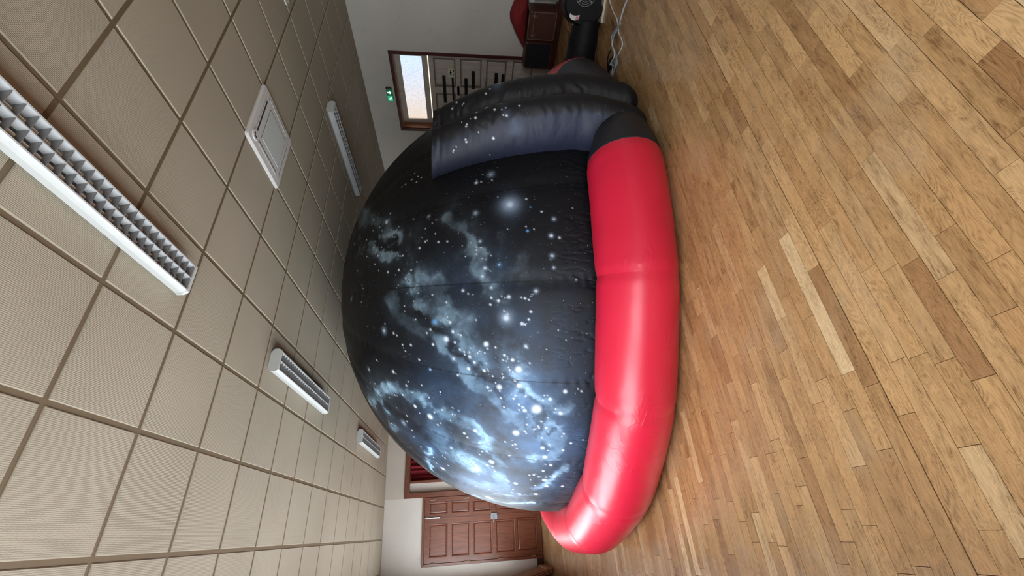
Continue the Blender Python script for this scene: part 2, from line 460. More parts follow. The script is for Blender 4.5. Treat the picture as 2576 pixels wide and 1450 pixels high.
for a, b in zip(xs[:-1], xs[1:]):
    for c, d in zip(ys[:-1], ys[1:]):
        ga = 0.0 if a == XL else BW/2; gb = BW/2
        w, dd = (b - gb) - (a + ga), (d - c) - BW
        if w < 0.03 or a > XR: continue
        k = (round(w, 3), round(dd, 3))
        if c > 0.1 and a < XR - 0.05:
            if k not in tm: tm[k] = tile_mesh(w, dd)
            o = link('ceiling_tile', tm[k], None, ce)
            o.location = ((a + ga + b - gb)/2, (c + d)/2, ZC)
        else:
            stuff.box(a + ga, b - gb, c + BW/2, d - BW/2, ZC - 0.008, ZC + 0.008)
o = stuff.build('ceiling_tiling', M['tile'], ce); o['kind'] = 'stuff'
for x in xs[1:-1]:
    MB().box(x - BW/2, x + BW/2, YF, 10.75, ZC - 0.001, ZC + 0.012).build('grid_bar', M['grid'], ce)
for y in ys:
    MB().box(XL, XR, y - BW/2, y + BW/2, ZC - 0.0005, ZC + 0.0115).build('grid_bar', M['grid'], ce)

# ------------------------------------------------------------------ walls
# left wall with its windows (beside the camera, out of the picture)
m = MB()
y = YF
for a, b in WIN:
    m.box(XL - 0.25, XL, y, a, 0, ZC); m.box(XL - 0.25, XL, a, b, 0, WZ0); m.box(XL - 0.25, XL, a, b, WZ1, ZC); y = b
m.box(XL - 0.25, XL, y, 10.9, 0, ZC)
tag(m.build('wall_left', M['wall']), 'cream plaster wall with tall windows', kind='structure')
for i, (a, b) in enumerate(WIN):
    w = empty('window_%d' % (i + 1), (XL - 0.16, (a + b)/2, WZ0)); tag(w, 'tall window in brown wooden frame', kind='structure')
    h = WZ1 - WZ0; hw = (b - a)/2
    f = MB().box(-0.03, 0.03, -hw, hw, 0, 0.06).box(-0.03, 0.03, -hw, hw, h - 0.06, h).box(-0.03, 0.03, -hw, -hw + 0.06, 0.06, h - 0.06).box(-0.03, 0.03, hw - 0.06, hw, 0.06, h - 0.06).box(-0.03, 0.03, -0.045, 0.045, 0.06, h - 0.06)
    f.build('window_frame', M['dark_wood_v'], w)
    for s in (-1, 1):
        y0, y1 = sorted((s*0.045, s*(hw - 0.06)))
        MB().box(-0.004, 0.004, y0, y1, 0.06, h - 0.06).build('pane', M['glass'], w)
    MB().box(-0.03, 0.24, -hw - 0.05, hw + 0.05, -0.035, 0.0).build('window_sill', M['dark_wood'], w)
pel = MB().box(XL, XL + 0.16, -4.0, 10.45, ZC - 0.15, ZC - 0.012).build('trim_2', M['dark_wood_v']); tag(pel, 'brown pelmet along the top of the left wall', kind='structure')
# wall behind the camera
tag(MB().box(XL - 0.25, XR + 0.25, YF - 0.2, YF, 0, ZC).build('wall_front', M['wall']), 'plain cream plaster wall', kind='structure')
# right wall with the recessed door opening
DY0, DY1, DZ = 4.40, 5.95, 2.80
tag(MB().box(XR, XR + 0.22, YF, DY0, 0, ZC).box(XR, XR + 0.22, DY1, 10.4, 0, ZC).box(XR, XR + 0.22, DY0, DY1, DZ, ZC).box(XR + 0.30, XR + 0.40, DY0 - 0.4, DY1 + 0.4, 0, ZC).build('wall_right', M['wall']),
    'plain plaster wall in shade with a recessed door', kind='structure')
# back wall, turned a little against the ceiling grid
BA = math.atan2(-0.22, 1.82)
def back(name, **k):
    return empty(name, (0, 10.47, 0), BA)
wb = MB().box(XL - 0.1, 0.752, 0, 0.3, 0, ZC).box(0.752, 8.2, 0.05, 0.35, 2.95, ZC).box(0.752, 1.05, 0.05, 0.35, 0, 2.95).box(6.3, 8.2, 0.05, 0.35, 0, 2.95).build('wall_back', M['wall'])
wb.location = (0, 10.47, 0); wb.rotation_euler = (0, 0, BA); tag(wb, 'cream plaster wall around the mahogany double door', kind='structure')
wt = MB().box(0.752, 7.9, -0.004, 0.05, 2.90, ZC).box(6.2, 7.9, -0.004, 0.05, 0, 2.90).build('wall_stage', M['wall_taupe'])
wt.location = (0, 10.47, 0); wt.rotation_euler = (0, 0, BA); tag(wt, 'taupe plaster wall above the stage opening', kind='structure')
bb = MB().cbox(XL, -0.533, -0.022, 0, 0, 0.14, 0.004).build('baseboard_back', M['dark_wood'])
bb.location = (0, 10.47, 0); bb.rotation_euler = (0, 0, BA); tag(bb, 'dark stained wooden skirting board', kind='structure')
st = back('trim_1'); tag(st, 'mahogany frame around the red curtained stage opening', kind='structure')
def mitre_frame(parent, s0, s1, z1, w, y0, y1, mat_v, mat_h, z0=0.0, nm='frame_rail'):
    """two uprights and a head with mitred corners"""
    def quad(pts, name, mt):
        n = len(pts); c = 0.006
        cx = sum(p[0] for p in pts)/n; cz = sum(p[1] for p in pts)/n
        mb = MB(); 
        inn = [(x + (c if x < cx else -c), z + (c if z < cz else -c)) for x, z in pts]
        vs = [(x, y1, z) for x, z in pts] + [(x, y0 + c, z) for x, z in pts] + [(x, y0, z) for x, z in inn]
        fs = [(i, (i+1) % n, (i+1) % n + n, i + n) for i in range(n)] + [(i + n, (i+1) % n + n, (i+1) % n + 2*n, i + 2*n) for i in range(n)] + [tuple(range(2*n, 3*n))]
        mb.add(vs, fs); mb.build(name, mt, parent)
    quad([(s0, z0), (s0 + w, z0), (s0 + w, z1 - w), (s0, z1)], nm, mat_v)
    quad([(s1 - w, z0), (s1, z0), (s1, z1), (s1 - w, z1 - w)], nm, mat_v)
    quad([(s0 + w, z1 - w), (s1 - w, z1 - w), (s1, z1), (s0, z1)], nm, mat_h)
mitre_frame(st, 0.755, 6.25, 2.953, 0.108, -0.045, 0.05, M['mahogany'], M['mahogany_h'])
MB().cbox(1.045, 1.10, 0.02, 0.10, 0, 2.845, 0.004).build('curtain_stop', M['mahogany'], st)
MB().cbox(5.90, 5.955, 0.02, 0.10, 0, 2.845, 0.004).build('curtain_stop', M['mahogany'], st)
MB().box(5.955, 6.15, 0.03, 0.2, 0, 2.845).build('reveal_panel', M['wall'], st)
# curtain with folds
nx, nz = 520, 14
vs, fs = [], []
for k in range(nz + 1):
    z = 0.02 + (2.85 - 0.02) * k / nz
    for i in range(nx + 1):
        s = 1.08 + (5.92 - 1.08) * i / nx
        d = 0.035*math.sin(s*62 + 0.8*math.sin(s*7)) + 0.012*math.sin(s*141 + z*0.9) + 0.012*math.sin(s*19 + z*1.3)
        vs.append((s, 0.15 + d, z))
for k in range(nz):
    for i in range(nx):
        a = k*(nx+1) + i; fs.append((a, a+1, a+nx+2, a+nx+1))
cur = link('stage_curtain', mesh('stage_curtain', vs, fs, True), M['curtain'])
cur.location = (0, 10.47, 0); cur.rotation_euler = (0, 0, BA)
tag(cur, 'dark red pleated curtain hanging in the mahogany stage frame', 'curtain')
MB().box(1.0, 6.3, 0.4, 0.45, 0, 3.0).build('stage_backing', M['dark_gap'], st)

# ------------------------------------------------------------------ mahogany double door
d1 = back('door_1'); tag(d1, 'mahogany double door with raised panels and an iron lock', kind='structure')
mitre_frame(d1, -0.533, 0.752, 2.556, 0.052, -0.050, 0.0, M['mahogany'], M['mahogany_h'], nm='door_frame')
ROWS = [(2.02, 2.415), (1.547, 1.945), (1.073, 1.478), (0.58, 1.0), (0.107, 0.545)]
def leaf(s0, s1, p0, p1):
    L = empty('door_leaf', parent=d1)
    yb, yf = -0.002, -0.034
    st_ = MB()
    st_.box(s0, p0, yf, yb, 0.012, 2.502).box(p1, s1, yf, yb, 0.012, 2.502)
    zz = [0.012] + [q for r in reversed(ROWS) for q in r] + [2.502]
    for a, b in zip(zz[0::2], zz[1::2]): st_.box(p0, p1, yf, yb, a, b)
    st_.build('stiles_and_rails', M['mahogany'], L)
    for z0, z1 in ROWS:
        c = 0.022
        def ringp(g, y): return [(p0+g, y, z0+g), (p1-g, y, z0+g), (p1-g, y, z1-g), (p0+g, y, z1-g)]
        vs = ringp(0, yf) + ringp(0.004, yf - 0.010) + ringp(0.020, yf - 0.008) + ringp(0.030, yf + 0.008) + ringp(0.045, yf + 0.002)
        fs = [tuple(reversed((4*k+i, 4*k+(i+1) % 4, 4*k+4+(i+1) % 4, 4*k+4+i))) for k in range(4) for i in range(4)] + [(19, 18, 17, 16)]
        MB().add(vs, [f[::-1] for f in fs]).build('panel', M['mahogany'], L)
    return L
LL = leaf(-0.478, 0.313, -0.382, 0.236)
LR = leaf(0.317, 0.698, 0.415, 0.652)
LR.rotation_euler = (0, 0, 0)
MB().box(0.300, 0.345, -0.040, -0.034, 0.012, 2.502).build('cover_strip', M['mahogany'], LR)
for z in (2.325, 1.613, 0.905, 0.22):
    MB().cyl((-0.478, -0.054, z - 0.05), (-0.478, -0.054, z + 0.05), 0.009, n=10).build('hinge', M['brass'], d1)
    MB().cyl((0.703, -0.054, z - 0.05), (0.703, -0.054, z + 0.05), 0.009, n=10).build('hinge', M['brass'], d1)
def bolt(z0, z1, s):
    b = empty('slide_bolt', parent=d1)
    MB().cbox(s - 0.017, s + 0.017, -0.043, -0.036, z0, z1, 0.002).build('bolt_plate', M['black_plastic'], b)
    MB().cyl((s, -0.052, z0 + 0.01), (s, -0.052, z1 + 0.0), 0.008, n=10).build('bolt_rod', M['chrome'], b)
    MB().cbox(s - 0.015, s + 0.015, -0.062, -0.040, z1 - 0.09, z1 - 0.02, 0.004).build('bolt_keeper', M['chrome'], b)
    MB().cbox(s - 0.013, s + 0.013, -0.060, -0.040, z0 + 0.01, z0 + 0.05, 0.004).build('bolt_keeper', M['chrome'], b)
bolt(2.165, 2.505, 0.355); bolt(0.02, 0.20, 0.365)
lk = empty('rim_lock', parent=d1)
MB().cbox(0.258, 0.335, -0.066, -0.034, 0.953, 1.096, 0.004).build('lock_case', M['grey_metal'], lk)
MB().cbox(0.338, 0.374, -0.066, -0.040, 0.958, 1.092, 0.004).build('lock_keeper', M['grey_metal'], lk)
MB().cyl((0.290, -0.066, 1.045), (0.290, -0.085, 1.045), 0.012, n=12).tube([(0.290, -0.085, 1.045), (0.25, -0.088, 1.043), (0.185, -0.088, 1.036)], 0.008).build('lever_handle', M['chrome'], lk)
MB().cyl((0.290, -0.066, 0.985), (0.290, -0.068, 0.985), 0.009, n=12).build('keyhole', M['black_plastic'], lk)

# ------------------------------------------------------------------ pale double door with transom in the right wall
d2 = empty('door_2', (XR, 0, 0)); tag(d2, 'pale grey panelled double door under a bright frosted transom window', kind='structure')
XD = 0.17
MB().box(-0.02, 0.012, DY0 - 0.05, DY0, 0, DZ + 0.05).box(-0.02, 0.012, DY1, DY1 + 0.05, 0, DZ + 0.05).box(-0.02, 0.012, DY0, DY1, DZ, DZ + 0.05).build('architrave', M['frame_red'], d2)
MB().box(0.012, XD + 0.03, DY1 - 0.012, DY1, 0, DZ).box(0.012, XD + 0.03, DY0, DY0 + 0.012, 0, DZ).box(0.012, XD + 0.03, DY0 + 0.012, DY1 - 0.012, DZ - 0.012, DZ).build('jamb_lining', M['jamb'], d2)
y0, y1 = DY0 + 0.014, DY1 - 0.014
GZ0, GZ1, GY_0, GY_1 = 2.312, 2.688, 4.525, 5.845
tw = empty('transom_window', parent=d2)
MB().box(XD, XD + 0.05, y0, GY_0, 2.215, DZ - 0.012).box(XD, XD + 0.05, GY_1, y1, 2.215, DZ - 0.012).box(XD, XD + 0.05, GY_0, GY_1, 2.215, GZ0).box(XD, XD + 0.05, GY_0, GY_1, GZ1, DZ - 0.012).build('transom_frame', M['pale_door'], tw)
MB().box(XD - 0.012, XD, GY_0 - 0.03, GY_0, GZ0 - 0.03, GZ1 + 0.03).box(XD - 0.012, XD, GY_1, GY_1 + 0.03, GZ0 - 0.03, GZ1 + 0.03).box(XD - 0.012, XD, GY_0, GY_1, GZ0 - 0.03, GZ0).box(XD - 0.012, XD, GY_0, GY_1, GZ1, GZ1 + 0.03).build('glazing_bead', M['pale_door'], tw)
MB().box(XD + 0.015, XD + 0.021, GY_0, GY_1, GZ0, GZ1).build('pane', M['frosted'], tw)
MB().cbox(XD - 0.03, XD - 0.012, 5.20, 5.26, GZ1 + 0.03, GZ1 + 0.075, 0.004).build('window_catch', M['brass'], tw)
MB().box(XD + 0.02, XD + 0.028, y0 + 0.06, y1 - 0.10, 2.196, 2.215).build('daylight_gap', M['slit'], d2)
ym = 5.178
RW2 = [(1.716, 2.112), (1.242, 1.633), (0.785, 1.154), (0.30, 0.674)]
for (a, b, p0, p1) in ((y0, ym - 0.002, 4.55, 5.105), (ym + 0.002, y1, 5.25, 5.81)):
    L = empty('door_leaf', parent=d2)
    s_ = MB().box(XD, XD + 0.04, a, p0, 0.01, 2.196).box(XD, XD + 0.04, p1, b, 0.01, 2.196)
    zz = [0.01] + [q for r in reversed(RW2) for q in r] + [2.196]
    for c, d in zip(zz[0::2], zz[1::2]): s_.box(XD, XD + 0.04, p0, p1, c, d)
    s_.build('stiles_and_rails', M['pale_door'], L)
    for c, d in RW2:
        f = MB()
        w = 0.022
        f.box(XD - 0.010, XD + 0.02, p0, p0 + w, c, d).box(XD - 0.010, XD + 0.02, p1 - w, p1, c, d).box(XD - 0.010, XD + 0.02, p0 + w, p1 - w, c, c + w).box(XD - 0.010, XD + 0.02, p0 + w, p1 - w, d - w, d)
        f.build('panel_moulding', M['pale_mould'], L)
        g = 0.055
        vs = [(XD + 0.020, p0 + w, c + w), (XD + 0.020, p1 - w, c + w), (XD + 0.020, p1 - w, d - w), (XD + 0.020, p0 + w, d - w),
              (XD + 0.006, p0 + g, c + g), (XD + 0.006, p1 - g, c + g), (XD + 0.006, p1 - g, d - g), (XD + 0.006, p0 + g, d - g)]
        MB().add(vs, [(4, 7, 6, 5)] + [(i, i + 4, (i+1) % 4 + 4, (i+1) % 4) for i in range(4)]).build('panel', M['pale_door'], L)
MB().box(XD - 0.012, XD, ym - 0.02, ym + 0.025, 0.01, 2.19).build('cover_strip', M['pale_door'], d2)
for ya, yb_, z, h in ((4.87, 5.44, 1.935, 0.058), (4.92, 5.42, 1.775, 0.036), (4.915, 5.30, 1.528, 0.060), (4.765, 5.12, 1.395, 0.064), (4.78, 5.2, 0.965, 0.060), (4.80, 5.2, 0.84, 0.055)):
    e = MB(); seg = 6
    for k in range(seg):
        u0 = ya + (yb_ - ya)*k/seg; u1 = ya + (yb_ - ya)*(k+1)/seg
        e.box(XD - 0.022 - 0.002*(k % 2), XD - 0.012, u0, u1, z - h/2 - 0.004*k/seg, z + h/2 - 0.004*k/seg)
    e.build('black_strip', M['black_tape'], d2)
MB().cyl((XD - 0.02, 5.09, 1.675), (XD - 0.02, 5.26, 1.672), 0.022, n=12).cyl((XD - 0.02, 5.075, 1.675), (XD - 0.02, 5.09, 1.675), 0.012, n=10).build('barrel_bolt', M['black_plastic'], d2)
sg = MB().box(XD - 0.008, XD - 0.002, 4.742, 4.905, 1.738, 1.852).build('notice_plate', M['paper'], d2)
for ya, yb_, z0, z1 in ((4.79, 4.84, 1.800, 1.822), (4.765, 4.782, 1.803, 1.818), (4.85, 4.866, 1.803, 1.818), (4.805, 4.825, 1.788, 1.797), (4.83, 4.872, 1.752, 1.762), (4.76, 4.80, 1.748, 1.762)):
    MB().box(XD - 0.0105, XD - 0.008, ya, yb_, z0, z1).build('notice_mark', M['black_plastic'], sg)
MB().cyl((XD - 0.005, 4.915, 1.172), (XD - 0.05, 4.915, 1.172), 0.014, n=12).tube([(XD - 0.05, 4.915, 1.172), (XD - 0.055, 4.96, 1.170), (XD - 0.055, 5.03, 1.165)], 0.010).build('lever_handle', M['chrome'], d2)

# ------------------------------------------------------------------ green exit sign
ex = empty('exit_sign', (XR, 0, 0)); tag(ex, 'small lit green emergency exit sign on the wall above the pale door', 'sign')
MB().cbox(-0.055, -0.001, 5.055, 5.305, 2.885, 2.995, 0.006).build('sign_box', M['green'], ex)
MB().cbox(-0.058, -0.050, 5.185, 5.298, 2.893, 2.987, 0.002).build('sign_panel', M['green_lit'], ex)
zc, yc = 2.940, 5.118
MB().box(-0.0575, -0.055, yc - 0.014, yc + 0.014, zc - 0.004, zc + 0.034).add([(-0.0575, yc - 0.036, zc - 0.002), (-0.0575, yc + 0.036, zc - 0.002), (-0.0575, yc, zc - 0.038), (-0.0555, yc - 0.036, zc - 0.002), (-0.0555, yc + 0.036, zc - 0.002), (-0.0555, yc, zc - 0.038)], [(0, 1, 2), (3, 5, 4), (0, 3, 4, 1), (1, 4, 5, 2), (2, 5, 3, 0)]).build('arrow_mark', M['sign_white'], ex)
yc = 5.242
m = MB()
for p, q, r in (((yc + 0.004, 0.006), (yc - 0.004, -0.014), 0.008), ((yc - 0.004, -0.014), (yc - 0.026, -0.020), 0.006), ((yc - 0.026, -0.020), (yc - 0.030, -0.036), 0.005), ((yc - 0.004, -0.014), (yc + 0.016, -0.030), 0.006), ((yc + 0.003, 0.010), (yc - 0.022, 0.004), 0.005), ((yc + 0.005, 0.010), (yc + 0.026, -0.002), 0.005)):
    m.tube([(-0.0585, p[0], zc + p[1]), (-0.0585, q[0], zc + q[1])], r, 6)
m.cyl((-0.0605, yc + 0.006, zc + 0.024), (-0.0575, yc + 0.006, zc + 0.024), 0.010, n=12)
m.build('running_figure', M['sign_white'], ex)
MB().cbox(-0.05, -0.001, 5.035, 5.055, 2.895, 3.0, 0.003).build('sign_bracket', M['frame_red'], ex)

# ------------------------------------------------------------------ ceiling lights
def make_light():
    r = empty('ceiling_light')
    Lh, zb = 0.775, -0.092
    prof = [(-0.070, 0), (-0.100, -0.022), (-0.106, -0.030), (-0.106, -0.066), (-0.098, -0.080), (-0.088, zb), (-0.080, zb), (-0.080, zb + 0.006), (-0.062, -0.030), (0.062, -0.030), (0.080, zb + 0.006), (0.080, zb), (0.088, zb), (0.098, -0.080), (0.106, -0.066), (0.106, -0.030), (0.100, -0.022), (0.070, 0)]
    # open trough pushed along y
    n = len(prof); m = MB()
    vs = [(x, -Lh, z) for x, z in prof] + [(x, Lh, z) for x, z in prof]
    m.add(vs, [(i, i + n, (i+1) % n + n, (i+1) % n) for i in range(n)]); m.build('housing', M['white_metal'], r)
    out = [(-0.072, 0), (-0.103, -0.022), (-0.109, -0.030), (-0.109, -0.067), (-0.100, -0.083), (-0.090, zb - 0.002), (0.090, zb - 0.002), (0.100, -0.083), (0.109, -0.067), (0.109, -0.030), (0.103, -0.022), (0.072, 0)]
    for s in (-1, 1):
        a, b = sorted((s*Lh, s*(Lh + 0.022)))
        MB().prism(out, a, b).build('end_cap', M['white_metal'], r)
    for s in (-1, 1):
        MB().cyl((s*0.040, -Lh + 0.02, -0.048), (s*0.040, Lh - 0.02, -0.048), 0.013, n=12).build('fluorescent_tube', M['lamp_glass'], r, True)
        MB().add([(s*0.0795, -Lh, zb + 0.001), (s*0.0795, Lh, zb + 0.001), (s*0.066, Lh, -0.052), (s*0.066, -Lh, -0.052)], [(0, 1, 2, 3)]).build('side_reflector', M['reflector'], r)
    MB().prism([(-0.003, zb), (0.003, zb), (0.014, -0.055), (0.0, -0.045), (-0.014, -0.055)], -Lh, Lh).build('centre_spine', M['reflector'], r)
    bl = None
    nb = 27
    for s in (-1, 1):
        for k in range(nb):
            y = -Lh + 0.012 + (2*Lh - 0.024) * k / (nb - 1)
            if bl is None:
                xa, xb, xm = -0.036, 0.036, 0.0
                prof_ = [(xa, -0.040), (xa, zb), (xb, zb), (xb, -0.040), (0.012, -0.060), (-0.012, -0.060)]
                vs = [(x, -0.0015 if z < -0.085 else -0.004, z) for x, z in prof_] + [(x, 0.0015 if z < -0.085 else 0.004, z) for x, z in prof_]
                q = len(prof_)
                bl = MB().add(vs, [tuple(range(q)), tuple(range(2*q-1, q-1, -1))] + [(i, i+q, (i+1) % q + q, (i+1) % q) for i in range(q)]).build('louvre_blade', M['louvre'], r)
                o = bl
            else:
                o = bl.copy(); col.objects.link(o); o.parent = r
            o.location = (s*0.041, y, 0)
    return r
light0 = make_light()
ZL = ZC - 0.010
spots = [(1.495, 1.643, 'white twin tube ceiling light with deep louvre cells, farthest from the stage'),
         (1.495, 4.650, 'white twin tube ceiling light in the row along the windows, between its two neighbours'),
         (1.495, 8.145, 'white twin tube ceiling light at the stage end of its row'),
         (4.990, 4.595, 'white twin tube ceiling light beyond the air conditioner, nearer the exit door wall')]
for i, (x, y, lab) in enumerate(spots):
    o = light0 if i == 0 else copy_tree(light0)
    o.location = (x, y, ZL); tag(o, lab, 'ceiling light', 'ceiling lights')

# ------------------------------------------------------------------ air conditioner cassette
ac = empty('air_conditioner', (3.300, 2.874, ZC - 0.008)); tag(ac, 'square white cassette air conditioner set into the ceiling', 'air conditioner')
def rrect(h, r, n=6):
    out = []
    for cx, cy, a0 in ((h-r, h-r, 0), (-h+r, h-r, 90), (-h+r, -h+r, 180), (h-r, -h+r, 270)):
        for k in range(n + 1):
            a = math.radians(a0 + 90*k/n); out.append((cx + r*math.cos(a), cy + r*math.sin(a)))
    return out
hs = 0.332
loops = [(rrect(hs, 0.03), 0.0), (rrect(hs, 0.03), -0.012), (rrect(hs - 0.012, 0.025), -0.024), (rrect(hs - 0.10, 0.012), -0.028)]
vs, fs = [], []
n = len(loops[0][0])
for lp, z in loops: vs += [(x, y, z) for x, y in lp]
for k in range(3): fs += [(k*n + i, (k+1)*n + i, (k+1)*n + (i+1) % n, k*n + (i+1) % n) for i in range(n)]
fs.append(tuple(range(3*n, 4*n)))
MB().add(vs, [f[::-1] for f in fs]).build('panel_body', M['ac_white'], ac)
MB().cbox(-0.175, 0.19, -0.15, 0.205, -0.034, -0.026, 0.003).build('intake_grille', M['ac_grille'], ac)
MB().box(-0.180, 0.195, -0.155, -0.150, -0.031, -0.02).box(-0.180, 0.195, 0.205, 0.210, -0.031, -0.02).box(-0.180, -0.175, -0.15, 0.205, -0.031, -0.02).box(0.19, 0.195, -0.15, 0.205, -0.031, -0.02).build('grille_border', M['louvre'], ac)
for nm, (a, b, c, d) in dict(s=(-0.19, 0.21, -0.258, -0.222), n=(-0.21, 0.21, 0.262, 0.285), w=(-0.262, -0.226, -0.17, 0.21), e=(0.252, 0.275, -0.21, 0.21)).items():
    s_ = MB().box(a, b, c, d, -0.0285, -0.020).build('air_slot', M['dark_gap'], ac)
    if nm == 's': MB().box(a, b, c, c + 0.012, -0.031, -0.026).build('vane', M['ac_white'], s_)
    elif nm == 'w': MB().box(a, a + 0.020, c, d, -0.032, -0.027).build('vane', M['ac_white'], s_)
    else: MB().box(a + 0.003, b - 0.003, c + 0.003, d - 0.003, -0.032, -0.027).build('vane', M['ac_white'], s_)
MB().cyl((-0.235, -0.235, -0.026), (-0.235, -0.235, -0.034), 0.052, 0.048, n=24).build('sensor_plate', M['ac_white'], ac)
MB().box(-0.262, -0.248, -0.25, -0.22, -0.036, -0.033).box(-0.242, -0.225, -0.262, -0.247, -0.036, -0.033).build('sensor_mark', M['dark_gap'], ac)

sd = empty('smoke_detector', (4.84, 2.44, ZC - 0.008)); tag(sd, 'small round smoke detector on the ceiling', 'smoke detector')
MB().cyl((0, 0, 0), (0, 0, -0.012), 0.052, 0.05, n=24).build('detector_base', M['ac_white'], sd)
MB().cyl((0, 0, -0.012), (0, 0, -0.042), 0.042, 0.026, n=24).build('detector_head', M['carton'], sd)

# ------------------------------------------------------------------ inflatable planetarium dome
DC = np.array([2.91, 5.35, 0.43]); DR = 2.756                  # centre and radius fitted to the outline in the photograph
C2 = DC[:2]
SEAM0 = -97.5
_lat = RNG.random((48, 48, 48))
def vnoise(P):
    i = np.floor(P).astype(np.int64); f = P - i; f = f*f*(3 - 2*f); i %= 48; j = (i + 1) % 48
    x0, y0, z0 = i.T; x1, y1, z1 = j.T; fx, fy, fz = f.T
    c = lambda a, b, d: _lat[a, b, d]
    return ((c(x0,y0,z0)*(1-fx)+c(x1,y0,z0)*fx)*(1-fy)+(c(x0,y1,z0)*(1-fx)+c(x1,y1,z0)*fx)*fy)*(1-fz) + \
           ((c(x0,y0,z1)*(1-fx)+c(x1,y0,z1)*fx)*(1-fy)+(c(x0,y1,z1)*(1-fx)+c(x1,y1,z1)*fx)*fy)*fz
def fbm(P, s, o=5, g=0.52):
    v = 0; a = 1; t = 0; P = P * s
    for k in range(o):
        v = v + a*vnoise(P + 17.3*k); t += a; a *= g; P = P*2.03
    return v/t
FN, RN, UN = (np.array(v[:]) for v in (FWD, RGT, UPV)); CN = np.array([0, 0, CAM_Z])
def pray(px, py):
    d = FN + RN*((725 - py)/F_PX) + UN*((1288 - px)/F_PX); return d/np.linalg.norm(d)
def dome_hit(px, py):
    """where a photograph pixel lands on the dome's skin"""
    d = pray(px, py); c = DC - CN; b = d @ c; q = b*b - (c @ c - DR*DR)
    return CN + d*(b - math.sqrt(max(q, 0.0)))
def px_size(P): return float((P - CN) @ FN) / F_PX
